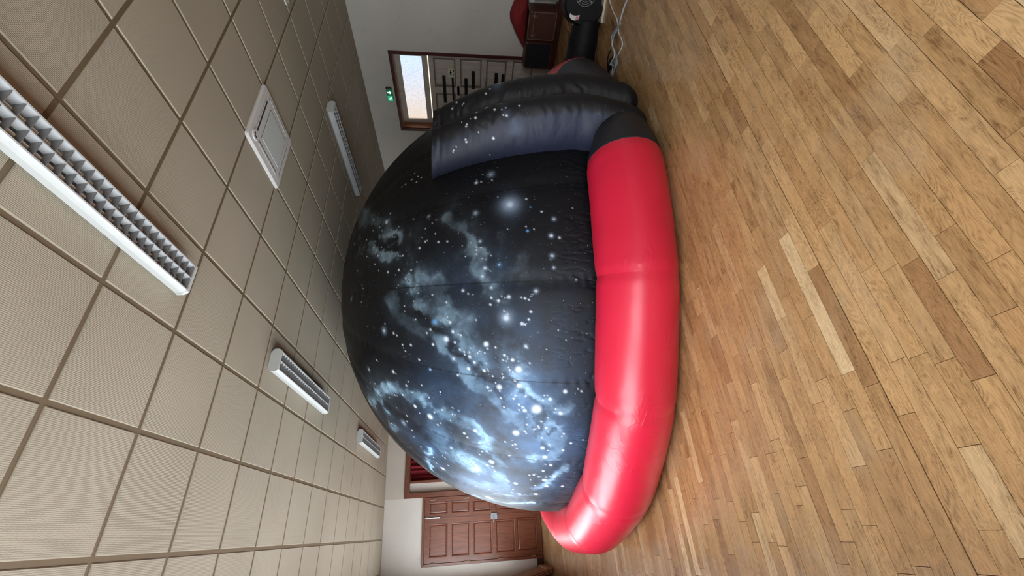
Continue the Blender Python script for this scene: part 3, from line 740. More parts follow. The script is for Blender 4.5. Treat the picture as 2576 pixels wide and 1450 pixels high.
STAR_SETS = [
 (860, 480, .1931, [(633,296,14),(480,292,9),(466,348,9),(411,378,16),(578,408,24,34),(402,517,10),(512,519,11),(644,509,11),(487,475,10),(738,467,8),(742,541,7),(428,657,9),(410,740,9),(363,764,9),(311,638,14),(280,730,12),(237,622,10),(162,697,14),(256,825,9),(326,860,11),(468,848,15),(513,846,7),(516,737,10),(690,605,10),(661,605,10),(738,849,9),(763,853,8),(795,846,13),(430,960,12),(479,1042,10),(600,1062,17),(742,1034,17),(700,1098,7),(903,1035,14),(1012,748,17),(829,1147,12),(205,1045,10),(256,1236,7),(265,1274,9),(254,1366,8),(1218,561,11),(1112,650,9),(1086,664,13),(1257,669,16),(1373,662,14),(925,366,11),(1227,383,8),(1180,425,9),(1128,332,5,32),(1089,495,7),(1565,720,7),(1612,860,9),(1043,612,6),(980,928,9),(984,1336,9),(1176,1357,13),(1574,1302,16,30),(1643,1344,13),(728,1232,8),(704,1268,7),(876,1083,8)]),
 (1180, 480, .1931, [(370,77,9),(745,109,13),(798,215,11,0,1),(946,274,14),(1105,370,13,38),(1070,587,22,42),(1177,613,14,24),(1083,850,16,46),(1062,902,8),(1104,1004,12,30),(1398,1161,16),(740,468,11),(761,525,20,0,1),(846,502,10),(504,500,7),(84,292,9,44),(150,443,7),(33,345,6),(22,678,9),(142,660,12,32),(97,733,8),(155,741,10),(97,775,12),(99,830,10),(290,846,9),(173,885,10),(224,896,8),(393,966,11,40,1),(208,1010,19,40),(245,1022,8),(277,1045,7),(172,1118,14,30),(284,1264,16,34),(871,1308,19,44),(519,1385,22,35),(469,1397,8),(421,1377,9),(680,1392,12),(729,1403,16),(780,1421,13),(808,1373,9),(823,1352,9),(45,1354,8),(1268,487,5),(1347,227,5),(920,128,4),(1370,580,4),(612,332,5)]),
 (860, 740, .1931, [(254,20,8),(252,106,10),(258,158,6),(358,33,7),(815,158,10),(821,222,8),(935,95,9),(1362,110,14),(562,388,12),(674,513,18),(717,541,13),(330,424,7),(962,333,11),(934,337,7),(1212,363,36,0,1),(1375,301,9),(1409,370,20),(1383,350,8),(1155,463,16),(1105,509,14),(1447,492,22),(1548,538,16),(1519,528,11),(1360,590,36,52),(1473,632,17),(790,663,14),(899,667,18),(1188,660,20),(828,747,11),(802,705,7),(1538,726,15),(1595,755,13),(1600,790,13),(1455,845,19,52),(1000,860,16),(447,860,13),(467,876,8),(122,700,12),(670,1015,26),(705,1040,10),(1140,990,13,36,1),(1647,978,24),(1502,1066,16),(1523,1053,8),(840,1193,16),(867,1143,11),(434,1170,13),(367,1157,10),(690,1318,13),(793,1315,18),(720,1330,8),(1282,1279,11),(1133,1350,13),(1040,1190,12),(490,1325,10),(230,1180,12),(352,985,16,44),(550,480,20,62),(116,68,12,44)]),
 (1180, 740, .1931, [(483,312,42,120),(503,262,12),(457,220,12),(805,230,18),(778,332,16),(690,388,24),(729,398,15),(289,50,16),(383,88,21),(278,138,16),(222,655,36),(240,715,12),(345,697,14),(740,683,17,40),(765,707,9),(460,798,19),(500,820,9),(505,848,10),(444,862,8),(484,874,7),(567,860,24),(643,985,42,70),(645,880,9),(792,903,11),(530,994,13),(512,957,9),(570,1024,10),(205,770,12),(113,768,10),(137,750,7),(158,747,7),(8,820,22),(70,893,20),(195,1003,22),(232,978,9),(248,1005,9),(22,706,9),(5,760,12),(225,905,10),(430,1050,10),(445,1093,11),(427,1111,9),(303,1080,12),(596,1137,18),(643,1122,8),(650,1202,34,44),(392,1217,36),(342,1166,10),(240,1220,20),(402,1268,10),(262,1266,8),(287,1262,8),(413,1357,14),(580,1365,17),(601,1326,10),(735,1335,14),(978,1325,10),(1017,1322,10),(964,1388,14),(1055,1372,20,34,1),(1253,1275,28),(1423,1244,10),(1465,1272,14),(650,1440,14),(1163,472,9),(1537,515,7),(1263,607,6),(1258,492,6),(1012,722,6),(90,340,12),(1212,425,6)]),
 (1040, 1000, .2, [(1550,150,58,84),(1400,168,26),(1383,125,12),(1328,97,13),(1330,160,11),(1360,125,8),(1140,125,12),(1720,22,16,26,1),(1790,150,13),(1777,188,8),(1850,204,24),(1607,305,11),(1665,258,6),(1687,257,9),(1670,387,17),(1428,345,13),(1573,367,11),(1580,387,12),(1525,400,9),(1508,410,7),(1290,450,38,54),(1402,428,14),(1420,452,9),(1700,440,10),(1893,462,13),(1865,497,9),(1617,512,12),(780,425,26),(640,455,18),(680,508,14),(830,578,14),(950,588,10),(893,573,8),(1153,562,12),(1281,592,14),(1249,605,12),(1303,648,9),(1625,640,25),(1708,597,10),(1980,582,17),(1880,668,16),(1695,670,10),(475,640,12,32),(860,697,10),(833,727,8),(920,692,14),(1203,750,17),(980,815,35),(930,855,18),(993,873,13),(1022,933,12),(1655,760,30,36),(1538,803,13),(1490,828,11),(1518,832,8),(1728,865,19),(1660,855,9),(1632,930,17),(1460,982,12),(1515,978,14),(1540,966,8),(1573,1005,14),(1605,1003,7),(1668,1007,12),(1720,994,9),(1775,1005,20),(1648,1045,30),(1195,1057,15),(1168,1041,9),(1285,1085,24,30,1),(1530,1113,12),(1253,1160,12),(1238,1196,9),(820,970,11),(737,940,9),(953,1163,9),(785,1123,10),(440,860,10),(398,765,11),(368,740,8),(430,705,7),(403,697,7),(290,828,10),(250,757,11),(195,710,13),(95,622,12),(370,900,35),(1475,1040,8),(1540,1222,28),(1335,1220,22),(950,1265,50,60),(1875,1122,20),(1675,1120,25),(210,245,42),(307,348,13),(343,327,11),(263,190,13),(20,115,24),(470,295,10),(360,160,14),(493,133,9),(570,170,15,0,1),(488,217,9),(520,220,8),(2135,540,11)]),
 (880, 980, .1931, [(517,105,10),(588,75,10),(812,42,9),(1180,36,9),(250,163,14),(853,222,22),(912,312,10),(735,355,17),(547,450,18),(740,425,12),(813,537,13),(836,620,9),(605,245,9),(795,760,10),(700,440,11,60)]),
 (960, 380, 1.0, [(1093-960,1315/3-380,2)]),
 (1040, 430, .2345, [(660,1275,9,50),(574,1275,6),(507,1335,6),(504,1365,15,24),(557,1355,9),(672,1337,9),(635,1365,5)]),
 (1000, 400, 1.0, [(36,52,2.6),(48,58,2.4),(60,47,2.2),(20,64,2.4),(11,70,2),(43,36,2),(52,44,2)]),
]
STAR_SETS[7] = (1080, 140, .2345, STAR_SETS[7][3])
stars = []
for ox, oy, sc, lst in STAR_SETS:
    for s in lst:
        P = dome_hit(ox + s[0]*sc, oy + s[1]*sc); k = px_size(P)*sc
        stars.append((P, s[2]*k, (s[3] if len(s) > 3 else 0)*k, s[4] if len(s) > 4 else 0))
P = dome_hit(1283, 515); stars.append((P, 8*px_size(P), 34*px_size(P), 0)); stars.append((P, 0.5*px_size(P), 20*px_size(P), 0))
# cloud bands: photograph points, half width and strength
BANDS = [([(900,535),(950,560),(985,580),(1010,600)],15,.45),([(940,560),(955,585),(950,592)],9,.5),([(985,615),(1003,600),(1009,628)],6,.55),([(905,630),(930,620),(975,640),(1005,665),(1012,672)],13,.5),
 ([(1040,590),(1050,610),(1034,640),(1028,665)],14,.45),([(1020,700),(1035,730),(1052,748),(1070,755)],15,.55),([(1055,700),(1085,722),(1112,745)],26,.36),
 ([(1150,550),(1178,600),(1172,640),(1200,640),(1215,665),(1205,690),(1220,690),(1236,724),(1262,745)],20,.5),([(1285,675),(1310,655),(1300,690)],18,.28),([(1255,600),(1262,625)],20,.16),
 ([(985,740),(1005,790),(1045,820),(1058,832)],20,.30),([(1052,830),(1090,810)],16,.34),([(1078,776),(1110,778),(1140,790),(1148,815),(1158,850),(1180,880),(1210,905),(1245,925),(1285,930)],24,.62),([(1160,785),(1175,790),(1160,800)],9,.45),
 ([(1160,800),(1185,850),(1215,880),(1270,915)],34,.38),([(1100,840),(1118,880),(1140,900),(1165,925),(1195,955)],16,.42),([(1195,950),(1230,985),(1262,1010),(1290,1040)],20,.46),
 ([(1270,925),(1300,940),(1300,965),(1325,1000),(1350,1010)],22,.55),([(1305,995),(1330,1005),(1370,1015),(1400,1030)],20,.45),([(1350,1050),(1372,1070),(1380,1100),(1400,1120)],20,.45),([(1280,1050),(1305,1052),(1325,1080)],14,.4),
 ([(930,1010),(965,985),(1010,975),(1030,990),(1065,995),(1090,1015),(1125,1045),(1155,1062),(1190,1080),(1215,1105),(1220,1130),(1235,1150),(1245,1165)],17,.85),([(1040,1000),(1075,1020),(1100,1040),(1140,1060)],10,.5),([(950,1005),(975,1050),(985,1075),(1000,1085)],13,.55),([(1020,1010),(1025,1030)],9,.45),
 ([(1330,1155),(1395,1160),(1410,1135)],17,.5),([(1340,1225),(1375,1215),(1392,1195),(1420,1180)],11,.7),([(1220,1248),(1290,1248),(1345,1240)],8,.6),
 ([(1055,1165),(1085,1195),(1125,1222),(1180,1243),(1250,1260),(1330,1268)],9,.85),([(1080,1130),(1075,1165),(1100,1195),(1150,1225)],10,.6),
 ([(895,560),(890,600),(880,640)],9,.3),([(905,600),(915,640),(900,680)],10,.3),([(915,1040),(945,1100),(980,1140)],8,.5)]
GLOWS = [((1320,960),230,.09),((1250,1130),210,.22),((1180,1150),120,.32),((1300,1090),130,.34),((1260,930),95,.30),((1330,1010),80,.30),((1100,1010),80,.16),((1060,1110),60,.28),((1400,1130),70,.3),((1200,1230),90,.4),((1330,1240),80,.34),((1230,700),80,.12),((1100,720),70,.08),((1330,820),110,.10),((1290,515),44,.14)]
DARKS = [([(985,590),(1005,640),(1018,690),(1030,740),(1050,775),(1075,800),(1100,815)],10,.92),([(1120,850),(1140,890),(1170,905),(1200,925),(1225,945)],9,.85),([(1225,950),(1260,985),(1280,1010)],8,.7),
 ([(1290,960),(1310,1000),(1345,1025),(1365,1060),(1372,1100),(1378,1130)],9,.75),([(1000,1050),(1050,1050),(1090,1060),(1130,1080),(1160,1110)],12,.8),([(1100,1160),(1120,1180),(1150,1200),(1200,1215)],9,.6),([(1250,1030),(1230,1060),(1260,1100)],14,.4),([(940,600),(965,610),(990,625)],9,.85)]
darks = []
for pts, w, b in DARKS:
    Q = [dome_hit(*p) for p in pts]
    for A, B in zip(Q[:-1], Q[1:]): darks.append((A, B, w*px_size(A), b))
segs = []
for pts, w, b in BANDS:
    Q = [dome_hit(*p) for p in pts]
    for A, B in zip(Q[:-1], Q[1:]): segs.append((A, B, w*px_size(A), b))
glows = [(dome_hit(*p), r*px_size(dome_hit(*p)), b) for p, r, b in GLOWS]
GAL = dome_hit(1178, 1164); gN = (GAL - DC)/DR
g1 = dome_hit(1204, 1180) - GAL; g1 -= gN*(g1 @ gN); g1 /= np.linalg.norm(g1); g2 = np.cross(gN, g1)
def paint(P, dense=True):
    n = len(P)
    out = np.empty((n, 4)); out[:, :3] = (0.0032, 0.0033, 0.0052); out[:, 3] = 1.0
    if not dense:
        f = np.clip(fbm(P, 1.3, 3) - 0.55, 0, 1); out[:, :3] += f[:, None]*np.array([0.2, 0.3, 0.5]); return out
    lo, hi = P.min(0) - 0.5, P.max(0) + 0.5
    wv = np.stack([fbm(P, 3.6, 6, 0.6), fbm(P + 31, 3.6, 6, 0.6), fbm(P + 77, 3.6, 6, 0.6)], 1) - 0.5
    W = P + wv*0.36
    f = fbm(P, 3.0, 6, 0.58); f2 = fbm(P + 9, 9.0, 4, 0.6)
    neb = np.zeros(n)
    for A, B, w, b in segs:
        if ((A < lo) & (B < lo)).any() or ((A > hi) & (B > hi)).any(): continue
        d = B - A; t = np.clip(((W - A) @ d)/(d @ d), 0, 1)
        q = ((W - A - t[:, None]*d)**2).sum(1)
        neb = np.maximum(neb, b/(1 + np.exp(np.clip((np.sqrt(q) - 0.95*w)/(0.13*w), -40, 40))) + 0.26*b*np.exp(-q/(2.3*w)**2))
    neb *= np.clip(0.85 + 2.8*(f - 0.5), 0.10, 1.5)*np.clip(0.95 + 1.8*(f2 - 0.5), 0.3, 1.5)
    gl = np.zeros(n)
    for c, r, b in glows: gl += b*np.exp(-((P - c)**2).sum(1)/(r*r))
    gl *= np.clip(0.85 + 3.2*(f - 0.5), 0.2, 1.6)
    dk = np.zeros(n)
    for A, B, w, b in darks:
        d = B - A; t = np.clip(((W - A) @ d)/(d @ d), 0, 1)
        q = np.sqrt(((W - A - t[:, None]*d)**2).sum(1))
        dk = np.maximum(dk, b/(1 + np.exp(np.clip((q - w)/(0.16*w), -40, 40))))
    neb *= 1 - dk; gl *= 1 - 0.75*dk
    # spiral galaxy
    D = P - GAL; u = D @ g1; v = (D @ g2)/0.62; rho = np.hypot(u, v) + 1e-6; ph = np.arctan2(v, u)
    near = rho < 0.9
    grit = 0.7 + 0.9*(fbm(P + 3, 60.0, 2) - 0.2)
    core = (np.exp(-(rho/0.205)**4)*0.70 + 0.30*np.exp(-(rho/0.30)**2))*grit
    arm = 0.5 + 0.5*np.cos(2*(ph + 2.3*np.log(rho/0.1)) + 2.5*(f2 - 0.5))
    gal = np.where(near, core*(0.75 + 0.5*f2) + np.clip((arm - 0.4)*1.8, 0, 1)*0.95*np.exp(-(rho/0.58)**2)*np.clip(0.8 + 3*(f - 0.5), 0, 1.5), 0)
    z = np.clip(0.80*gl, 0, 1.2)
    out[:, :3] += z[:, None]*np.array([0.050, 0.115, 0.240])
    e = np.clip(neb + 0.85*gal, 0, 1.25)
    wB = np.exp(-((P - GAL)**2).sum(1)/2.9)[:, None]
    out[:, :3] += e[:, None]*(wB*np.array([0.075, 0.150, 0.250]) + (1 - wB)*np.array([0.125, 0.155, 0.178])) + (e**2)[:, None]*np.array([0.120, 0.180, 0.210])
    for S, rc, rh, blue in stars:
        R = max(rc*1.8, rh*2.0)
        if (S < lo + 0.5 - R).any() or (S > hi - 0.5 + R).any(): continue
        m = (np.abs(P - S) < R).all(1)
        if not m.any(): continue
        d = np.sqrt(((P[m] - S)**2).sum(1))
        c = np.array([0.10, 0.30, 0.62]) if blue else np.array([0.66, 0.735, 0.82])
        k = np.exp(-(d/(rc*0.88))**3)[:, None] * (0.75 if rh and rc*2 < rh else 0.92)
        if rh:
            hcol = np.array([0.10, 0.28, 0.60]) if blue else np.array([0.38, 0.50, 0.68])
            h = (0.42*np.exp(-(d/(rh*0.72))**2))[:, None]*(0.8 + 0.4*f2[m])[:, None]
            out[m, :3] = out[m, :3]*(1 - h) + hcol*h
        if blue and rh: c = np.array([0.8, 0.9, 0.95])
        out[m, :3] = out[m, :3]*(1 - k) + c*k
    return out
dome = empty('planetarium_dome', (DC[0], DC[1], 0))
tag(dome, 'black inflatable planetarium dome printed with a starry galaxy, on a red ring', 'inflatable dome')
DL = np.array([DC[0], DC[1], 0.0])
def grid_obj(name, V, nu, nv, mat, parent, colr=None, wrap=False, extra=None, smooth=True, flip=False):
    """V: (nu*nv,3) rows u, columns v"""
    nvq = nv if wrap else nv - 1
    a = (np.arange(nu - 1)[:, None]*nv + np.arange(nvq)[None, :]).ravel()
    b = (np.arange(nu - 1)[:, None]*nv + ((np.arange(nvq) + 1) % nv)[None, :]).ravel()
    Q = np.stack([a, b, b + nv, a + nv], 1)
    if flip: Q = Q[:, ::-1]
    me = bpy.data.meshes.new(name)
    nq = len(Q); ex = extra or []
    nl = nq*4 + sum(len(e) for e in ex)
    me.vertices.add(len(V)); me.vertices.foreach_set('co', np.ascontiguousarray(V, np.float32).ravel())
    me.loops.add(nl); me.polygons.add(nq + len(ex))
    li = np.concatenate([Q.ravel()] + [np.array(e) for e in ex]) if ex else Q.ravel()
    me.loops.foreach_set('vertex_index', li.astype(np.int32))
    ls = list(range(0, nq*4, 4)); p = nq*4
    for e in ex: ls.append(p); p += len(e)
    me.polygons.foreach_set('loop_start', np.array(ls, np.int32))
    me.polygons.foreach_set('use_smooth', np.ones(nq + len(ex), bool) if smooth else np.zeros(nq + len(ex), bool))
    me.update(calc_edges=True); me.validate()
    if colr is not None: set_color(me, 'print', colr)
    return link(name, me, mat, parent)
for k in range(20):
    t0 = SEAM0 - 18.0*(k + 1); tm_ = (t0 + 9 + 360) % 360 - 360          # gore centre
    dense = -205 < tm_ < -62
    nth, nph = (110, 470) if dense else (14, 60)
    th = np.radians(np.linspace(t0, t0 + 18, nth))
    zz = np.linspace(0.16, DC[2], max(4, nph//12))
    ph = np.linspace(0, math.pi/2, nph)[1:]
    rr = np.concatenate([np.full(len(zz), DR), DR*np.cos(ph)]); zc_ = np.concatenate([zz, DC[2] + DR*np.sin(ph)])
    R2, TH = np.meshgrid(rr, th, indexing='ij'); Z2, _ = np.meshgrid(zc_, th, indexing='ij')
    P = np.stack([DC[0] + R2*np.cos(TH), DC[1] + R2*np.sin(TH), Z2], -1).reshape(-1, 3)
    N = P - DC; N[:, 2] = np.maximum(N[:, 2], 0); N /= np.linalg.norm(N, axis=1)[:, None]
    ds = (np.minimum(TH - th[0], th[-1] - TH)*R2).ravel()
    edge = np.clip(R2.ravel()/0.6, 0, 1)
    disp = -0.011*np.exp(-(ds/0.07)**2)*edge
    if dense:
        low = np.clip((1.0 - P[:, 2])/0.6, 0, 1)
        q = np.stack([TH.ravel()*DR*3.0, P[:, 2]*0.9 + 0.25*np.abs(TH.ravel() - th.mean())*DR, np.zeros(len(P))], 1)
        pleat = np.abs(fbm(q + 3, 3.2, 4) - 0.5)
        pk = np.sin(P[:, 2]*70 + 6*fbm(P, 6.0, 2))*np.exp(-(ds/0.05)**2)
        disp += -0.006*low*np.exp(-(pleat/0.02)**2) + 0.0015*pk*edge
    colr = paint(P, dense)
    line = np.exp(-(ds/0.005)**2)*np.clip(R2.ravel()/0.4, 0, 1)
    colr[:, :3] *= (1 - 0.75*line)[:, None]
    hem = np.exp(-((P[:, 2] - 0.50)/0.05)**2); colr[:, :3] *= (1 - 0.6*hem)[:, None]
    colr[:, 3] = 1.0
    grid_obj('dome_gore', P + N*disp[:, None] - DL, len(rr), nth, M['print'], dome, colr, flip=False)

# red base ring: eighteen inflated panels
def ring_R(td):
    """centre line of the ring: pressed in a little on both sides, as the photograph shows it"""
    t = (td + 360) % 360 - 360
    return float(np.mean([np.interp(t + q, [-380, -330, -240, -172, -140, -99, -76, -61.5, -30, 20], [2.78, 2.86, 2.885, 2.885, 3.03, 3.03, 2.84, 2.79, 2.78, 2.78]) for q in (-5, -2.5, 0, 2.5, 5)]))
NA = 56
def ring_panel(t0, t1, name, mat, r0=0.30, r1=0.30, parent=dome, dR0=0.0, dR1=0.0, colr=False, nth=40, caps=False):
    V = []; tm2 = (t0 + t1)/2
    for i in range(nth):
        u = i/(nth - 1); td = t0 + (t1 - t0)*u; t = math.radians(td)
        half = abs(t1 - t0)/2
        poly = math.cos(math.radians(half))/math.cos(math.radians(td - tm2))
        Rc = ring_R(td)*(1 + 0.75*(poly - 1) + 0.005) + dR0*(1 - u) + dR1*u
        d = min(u, 1 - u)*math.radians(abs(t1 - t0))*3.0
        r = r0*(1 - u) + r1*u
        for k in range(NA):
            a = 2*math.pi*k/NA
            pk = 1 - 0.030*math.exp(-(d/0.035)**2)*(1 + 0.2*math.sin(a*19 + (t0 if u < 0.5 else t1) % 360)) + 0.012*(1 - math.exp(-(d/0.15)**2))
            rad = Rc + r*pk*math.cos(a)
            z = r*0.965 + r*pk*math.sin(a)
            V.append((DC[0] + rad*math.cos(t), DC[1] + rad*math.sin(t), max(z, 0.003)))
    V = np.array(V)
    nrm = fbm(V, 3.0, 3) - 0.5
    V[:, 2] = np.maximum(V[:, 2] + nrm*0.012*np.clip(V[:, 2]/0.2, 0, 1), 0.003)
    c = None
    if colr:
        c = np.empty((len(V), 4)); c[:, :3] = (0.020, 0.020, 0.026); c[:, 3] = 0
        nv = np.clip((V[:, 2] - 0.30)/0.1, 0, 1)*np.clip((3.03 - np.hypot(V[:, 0] - DC[0], V[:, 1] - DC[1]))/0.06 + 0.5, 0, 1)
        c[:, :3] += nv[:, None]*np.array([0.012, 0.017, 0.040])
    ex = [tuple(range(NA)), tuple(range((nth-1)*NA, nth*NA))[::-1]] if caps else None
    return grid_obj(name, V - DL, nth, NA, mat, parent, c, wrap=True, extra=ex, flip=(t1 > t0))
for k in range(18):
    ring_panel(SEAM0 - 18*k, SEAM0 - 18*(k + 1), 'ring_panel', M['vinyl'])
ring_panel(SEAM0, -86.6, 'black_ring_end', M['print_tube'], 0.30, 0.195, dR1=-0.03, colr=True, caps=True)
ring_panel(-61.5, -76.0, 'black_ring_end', M['print_tube'], 0.30, 0.24, dR1=-0.02, colr=True, caps=True)
# two curved door bolsters that close the entrance
PV = np.array([RN[0], RN[1], 0])
def bolster(thm, thb, star_px, navy):
    nz, na = 260, 130
    z = np.linspace(0.02, 1.86, nz); R = DR + 0.15
    rr = np.sqrt(R*R - np.clip(z - 0.43, 0, 9)**2)
    th = np.radians(np.where(z > 0.6, thm, thm + (thb - thm)*np.clip((0.6 - z)/0.5, 0, 1)**1.3))
    Pc = np.stack([C2[0] + rr*np.cos(th), C2[1] + rr*np.sin(th), z], 1)
    T = np.gradient(Pc, axis=0); T /= np.linalg.norm(T, axis=1)[:, None]
    V = np.empty((nz, na, 3)); side = np.empty((nz, na))
    an = 2*np.pi*np.arange(na)/na
    for i in range(nz):
        tg = np.array([-math.sin(th[i]), math.cos(th[i]), 0]); nr = np.cross(T[i], tg); nr /= np.linalg.norm(nr)
        if nr[:2] @ np.array([math.cos(th[i]), math.sin(th[i])]) < 0: nr = -nr
        k = min(1, 0.90 + 0.25*z[i])
        hw = min(1.0, max(0.0, (z[i] - 0.9)/0.85)); hw = hw*hw*(3 - 2*hw)      # towards the top the sections turn level
        nr = nr*(1 - hw) + np.array([math.cos(th[i]), math.sin(th[i]), -0.06])*hw
        rnd = math.sqrt(max(0.05, 1 - max(0, (0.16 - z[i])/0.19)**2))
        k *= 1 - 0.06*hw
        a, b = 0.178*k*rnd, 0.275*k*rnd
        if z[i] > 1.70: k2 = 1 - 0.035*math.exp(-((z[i] - 1.79)/0.018)**2); a *= k2; b *= k2
        e = 1.0
        ca, sa = np.sign(np.cos(an))*np.abs(np.cos(an))**e, np.sign(np.sin(an))*np.abs(np.sin(an))**e
        V[i] = Pc[i] + (a*ca)[:, None]*tg + (b*sa)[:, None]*nr
        side[i] = a*ca*(tg @ PV) + b*sa*(nr @ PV)
    V = V.reshape(-1, 3); side = side.ravel()
    cen = np.repeat(Pc, na, 0); N = V - cen; N /= np.linalg.norm(N, axis=1)[:, None]
    s1 = fbm(V*np.array([1, 1, 2.4]), 6.0, 4)
    pucker = np.sin(V[:, 2]*50 + 16*fbm(V, 4, 3))*(0.3 + fbm(V + 5, 3, 2))*np.exp(-((side - 0.045)/0.05)**2)
    V = V + N*(0.010*(s1 - 0.5) + 0.005*pucker*np.clip((V[:, 2] - 0.3)/0.3, 0, 1))[:, None]
    V[:, 2] = np.maximum(V[:, 2], 0.004)
    c = np.empty((len(V), 4)); c[:, :3] = (0.0085, 0.0085, 0.0110); c[:, 3] = 0.35
    f = fbm(V, 5.0, 5)
    if navy:
        m = 1/(1 + np.exp(np.clip((side - 0.010 - 0.09*(f - 0.5) - 0.012*pucker)/0.006, -40, 40)))
        m *= 0.55 + 0.45*np.clip((1.5 - V[:, 2])/0.6, 0, 1)
        c[:, :3] += m[:, None]*np.array([0.008, 0.012, 0.031])
    D = V - CN; w = D @ FN; px = 1288 - F_PX*(D @ UN)/w; py = 725 - F_PX*(D @ RN)/w
    for s in star_px:
        x, y, r = 1080 + s[0]*.2345, 140 + s[1]*.2345, s[2]*.2345
        d2 = (px - x)**2 + (py - y)**2; cand = np.where(d2 < max(9, d2.min()*1.5))[0]
        S = V[cand[np.argmin(w[cand])]]; rc = r*px_size(S)
        d = np.sqrt(((V - S)**2).sum(1))
        if len(s) > 3:
            k = s[3]*0.6*np.exp(-(d/(rc*0.8))**2)*np.clip(4*(f - 0.38), 0, 2); c[:, :3] += k[:, None]*np.array([0.10, 0.15, 0.24])
        else:
            k = np.exp(-(d/rc)**4)[:, None]*0.9; c[:, :3] = c[:, :3]*(1 - k) + np.array([0.78, 0.83, 0.88])*k
    # flat sewn cap
    top = V[-na:]; ctr = top.mean(0)
    rings = [V]
    for q, dz in ((0.985, 0.004), (0.5, 0.010), (0.03, 0.012)):
        rings.append(ctr + (top - ctr)*q + np.array([0, 0, dz]))
    VV = np.concatenate(rings); cc = np.concatenate([c] + [c[-na:]]*3)
    o = grid_obj('entrance_bolster', VV - DL, nz + 3, na, M['print_tube'], dome, cc, wrap=True,
                 extra=[tuple(range((nz+2)*na, (nz+3)*na)), tuple(range(na))[::-1]], flip=True)
    return o
bolster(-86.5, -89.0, [(605,548,17),(697,567,12),(957,536,9),(812,558,8),(775,571,7),(500,602,10),(485,665,13),(434,675,7),(823,646,11),(795,650,8),(398,732,9),(392,757,9),(680,893,14),(385,903,9),(393,928,11),(253,1023,6),(652,1075,5),(342,712,6),(750,482,9),(255,1045,5),(286,983,4),(525,833,4),(930,800,100,.5),(790,520,60,.45),(820,640,60,.4),(950,960,40,.35),(880,700,60,.3)], True)
bolster(-80.0, -82.5, [(289,492,11),(360,508,7),(236,566,9),(345,530,6),(640,354,9),(597,403,10),(752,290,11),(712,288,9),(900,253,8),(720,310,80,.4),(245,545,20,.4)], False)

# ------------------------------------------------------------------ blower and its hose
bl = empty('air_blower', (5.085, 2.42, 0)); tag(bl, 'black air blower with round wire grille standing on the floor', 'blower')
def rot2(x, y, a): return (x*math.cos(a) - y*math.sin(a), x*math.sin(a) + y*math.cos(a))
vd = math.atan2(2.42, 5.085)                                     # the blower's flat side faces the camera
ux = Vector((math.sin(vd), -math.cos(vd), 0)); uy = Vector((-math.cos(vd), -math.sin(vd), 0)); uz = Vector((0, 0, 1))
def B3(a, b, c): return ux*a + uy*b + uz*c
vs, fs = [], []
prof = []
for k in range(40):                                             # scroll housing, snail shaped
    a = math.radians(-90 + 360*k/40); rad = 0.195 + 0.045*(k/40)
    prof.append((rad*math.cos(a)*0.92, 0.235 + rad*math.sin(a)))
n = len(prof)
for dpt, s in ((-0.13, 0.93), (-0.11, 1.0), (0.11, 1.0), (0.13, 0.93)):
    vs += [B3(x*s, dpt, 0.235 + (z - 0.235)*s) for x, z in prof]
fs = [(k*n + i, k*n + (i+1) % n, (k+1)*n + (i+1) % n, (k+1)*n + i) for k in range(3) for i in range(n)] + [tuple(range(n-1, -1, -1)), tuple(range(3*n, 4*n))]
MB().add(vs, fs).build('scroll_housing', M['black_plastic'], bl, False)
g = MB()
for r in (0.03, 0.05, 0.07, 0.09, 0.11):
    g.tube([B3(0.085 + r*math.cos(math.radians(q)), 0.145, 0.235 + r*math.sin(math.radians(q))) for q in range(0, 361, 15)], 0.0028, 5)
for q in (45, 135, 225, 315):
    g.tube([B3(0.085, 0.150, 0.235), B3(0.085 + 0.115*math.cos(math.radians(q)), 0.150, 0.235 + 0.115*math.sin(math.radians(q)))], 0.004, 6)
g.build('wire_grille', M['louvre'], bl)
MB().add([B3(a, b, c) for a, b, c in ((-.17,-.13,0),(.20,-.13,0),(.20,.13,0),(-.17,.13,0),(-.17,-.13,.022),(.20,-.13,.022),(.20,.13,.022),(-.17,.13,.022))], [(0,3,2,1),(4,5,6,7),(0,1,5,4),(1,2,6,5),(2,3,7,6),(3,0,4,7)]).build('foot_plate', M['base_cream'], bl)
MB().add([B3(-0.115 + 0.045*math.cos(q) - 0.0*k, 0.1335, 0.33 + 0.06*math.sin(q)) for k in (0,) for q in [math.radians(v) for v in range(60, 241, 20)]] + [B3(-0.095 + 0.02*math.cos(q), 0.1335, 0.325 + 0.055*math.sin(q)) for q in [math.radians(v) for v in range(240, 59, -20)]], [tuple(range(20))]).build('maker_label', M['label_white'], bl)
MB().add([B3(a, 0.1345, c) for a, c in ((-.155, .288), (-.128, .278), (-.118, .312), (-.150, .322))], [(0, 1, 2, 3)]).build('label_band', M['label_pink'], bl)
MB().add([B3(a, b, c) for a, b, c in ((-.06,-.10,.05),(-.06,.10,.05),(-.06,.10,.27),(-.06,-.10,.27),(-.20,-.09,.06),(-.20,.09,.06),(-.20,.09,.25),(-.20,-.09,.25))], [(0,1,5,4),(1,2,6,5),(2,3,7,6),(3,0,4,7),(0,3,2,1),(4,5,6,7)]).build('outlet_duct', M['black_plastic'], bl)
hz = spline([(5.016, 2.562, 0.160), (4.985, 2.622, 0.162), (4.93, 2.72, 0.17), (4.87, 2.84, 0.18), (4.74, 2.99, 0.20), (4.58, 3.16, 0.24), (4.45, 3.28, 0.26)], 10)
hm = MB(); hm.tube(hz, [0.150 + 0.045*i/len(hz) + 0.004*math.sin(i*0.37) for i in range(len(hz))], 28)
ho = hm.build('inflation_sleeve', M['black_cloth'], dome, True); ho.location = (-DL[0], -DL[1], 0)
p_ = hz[14]
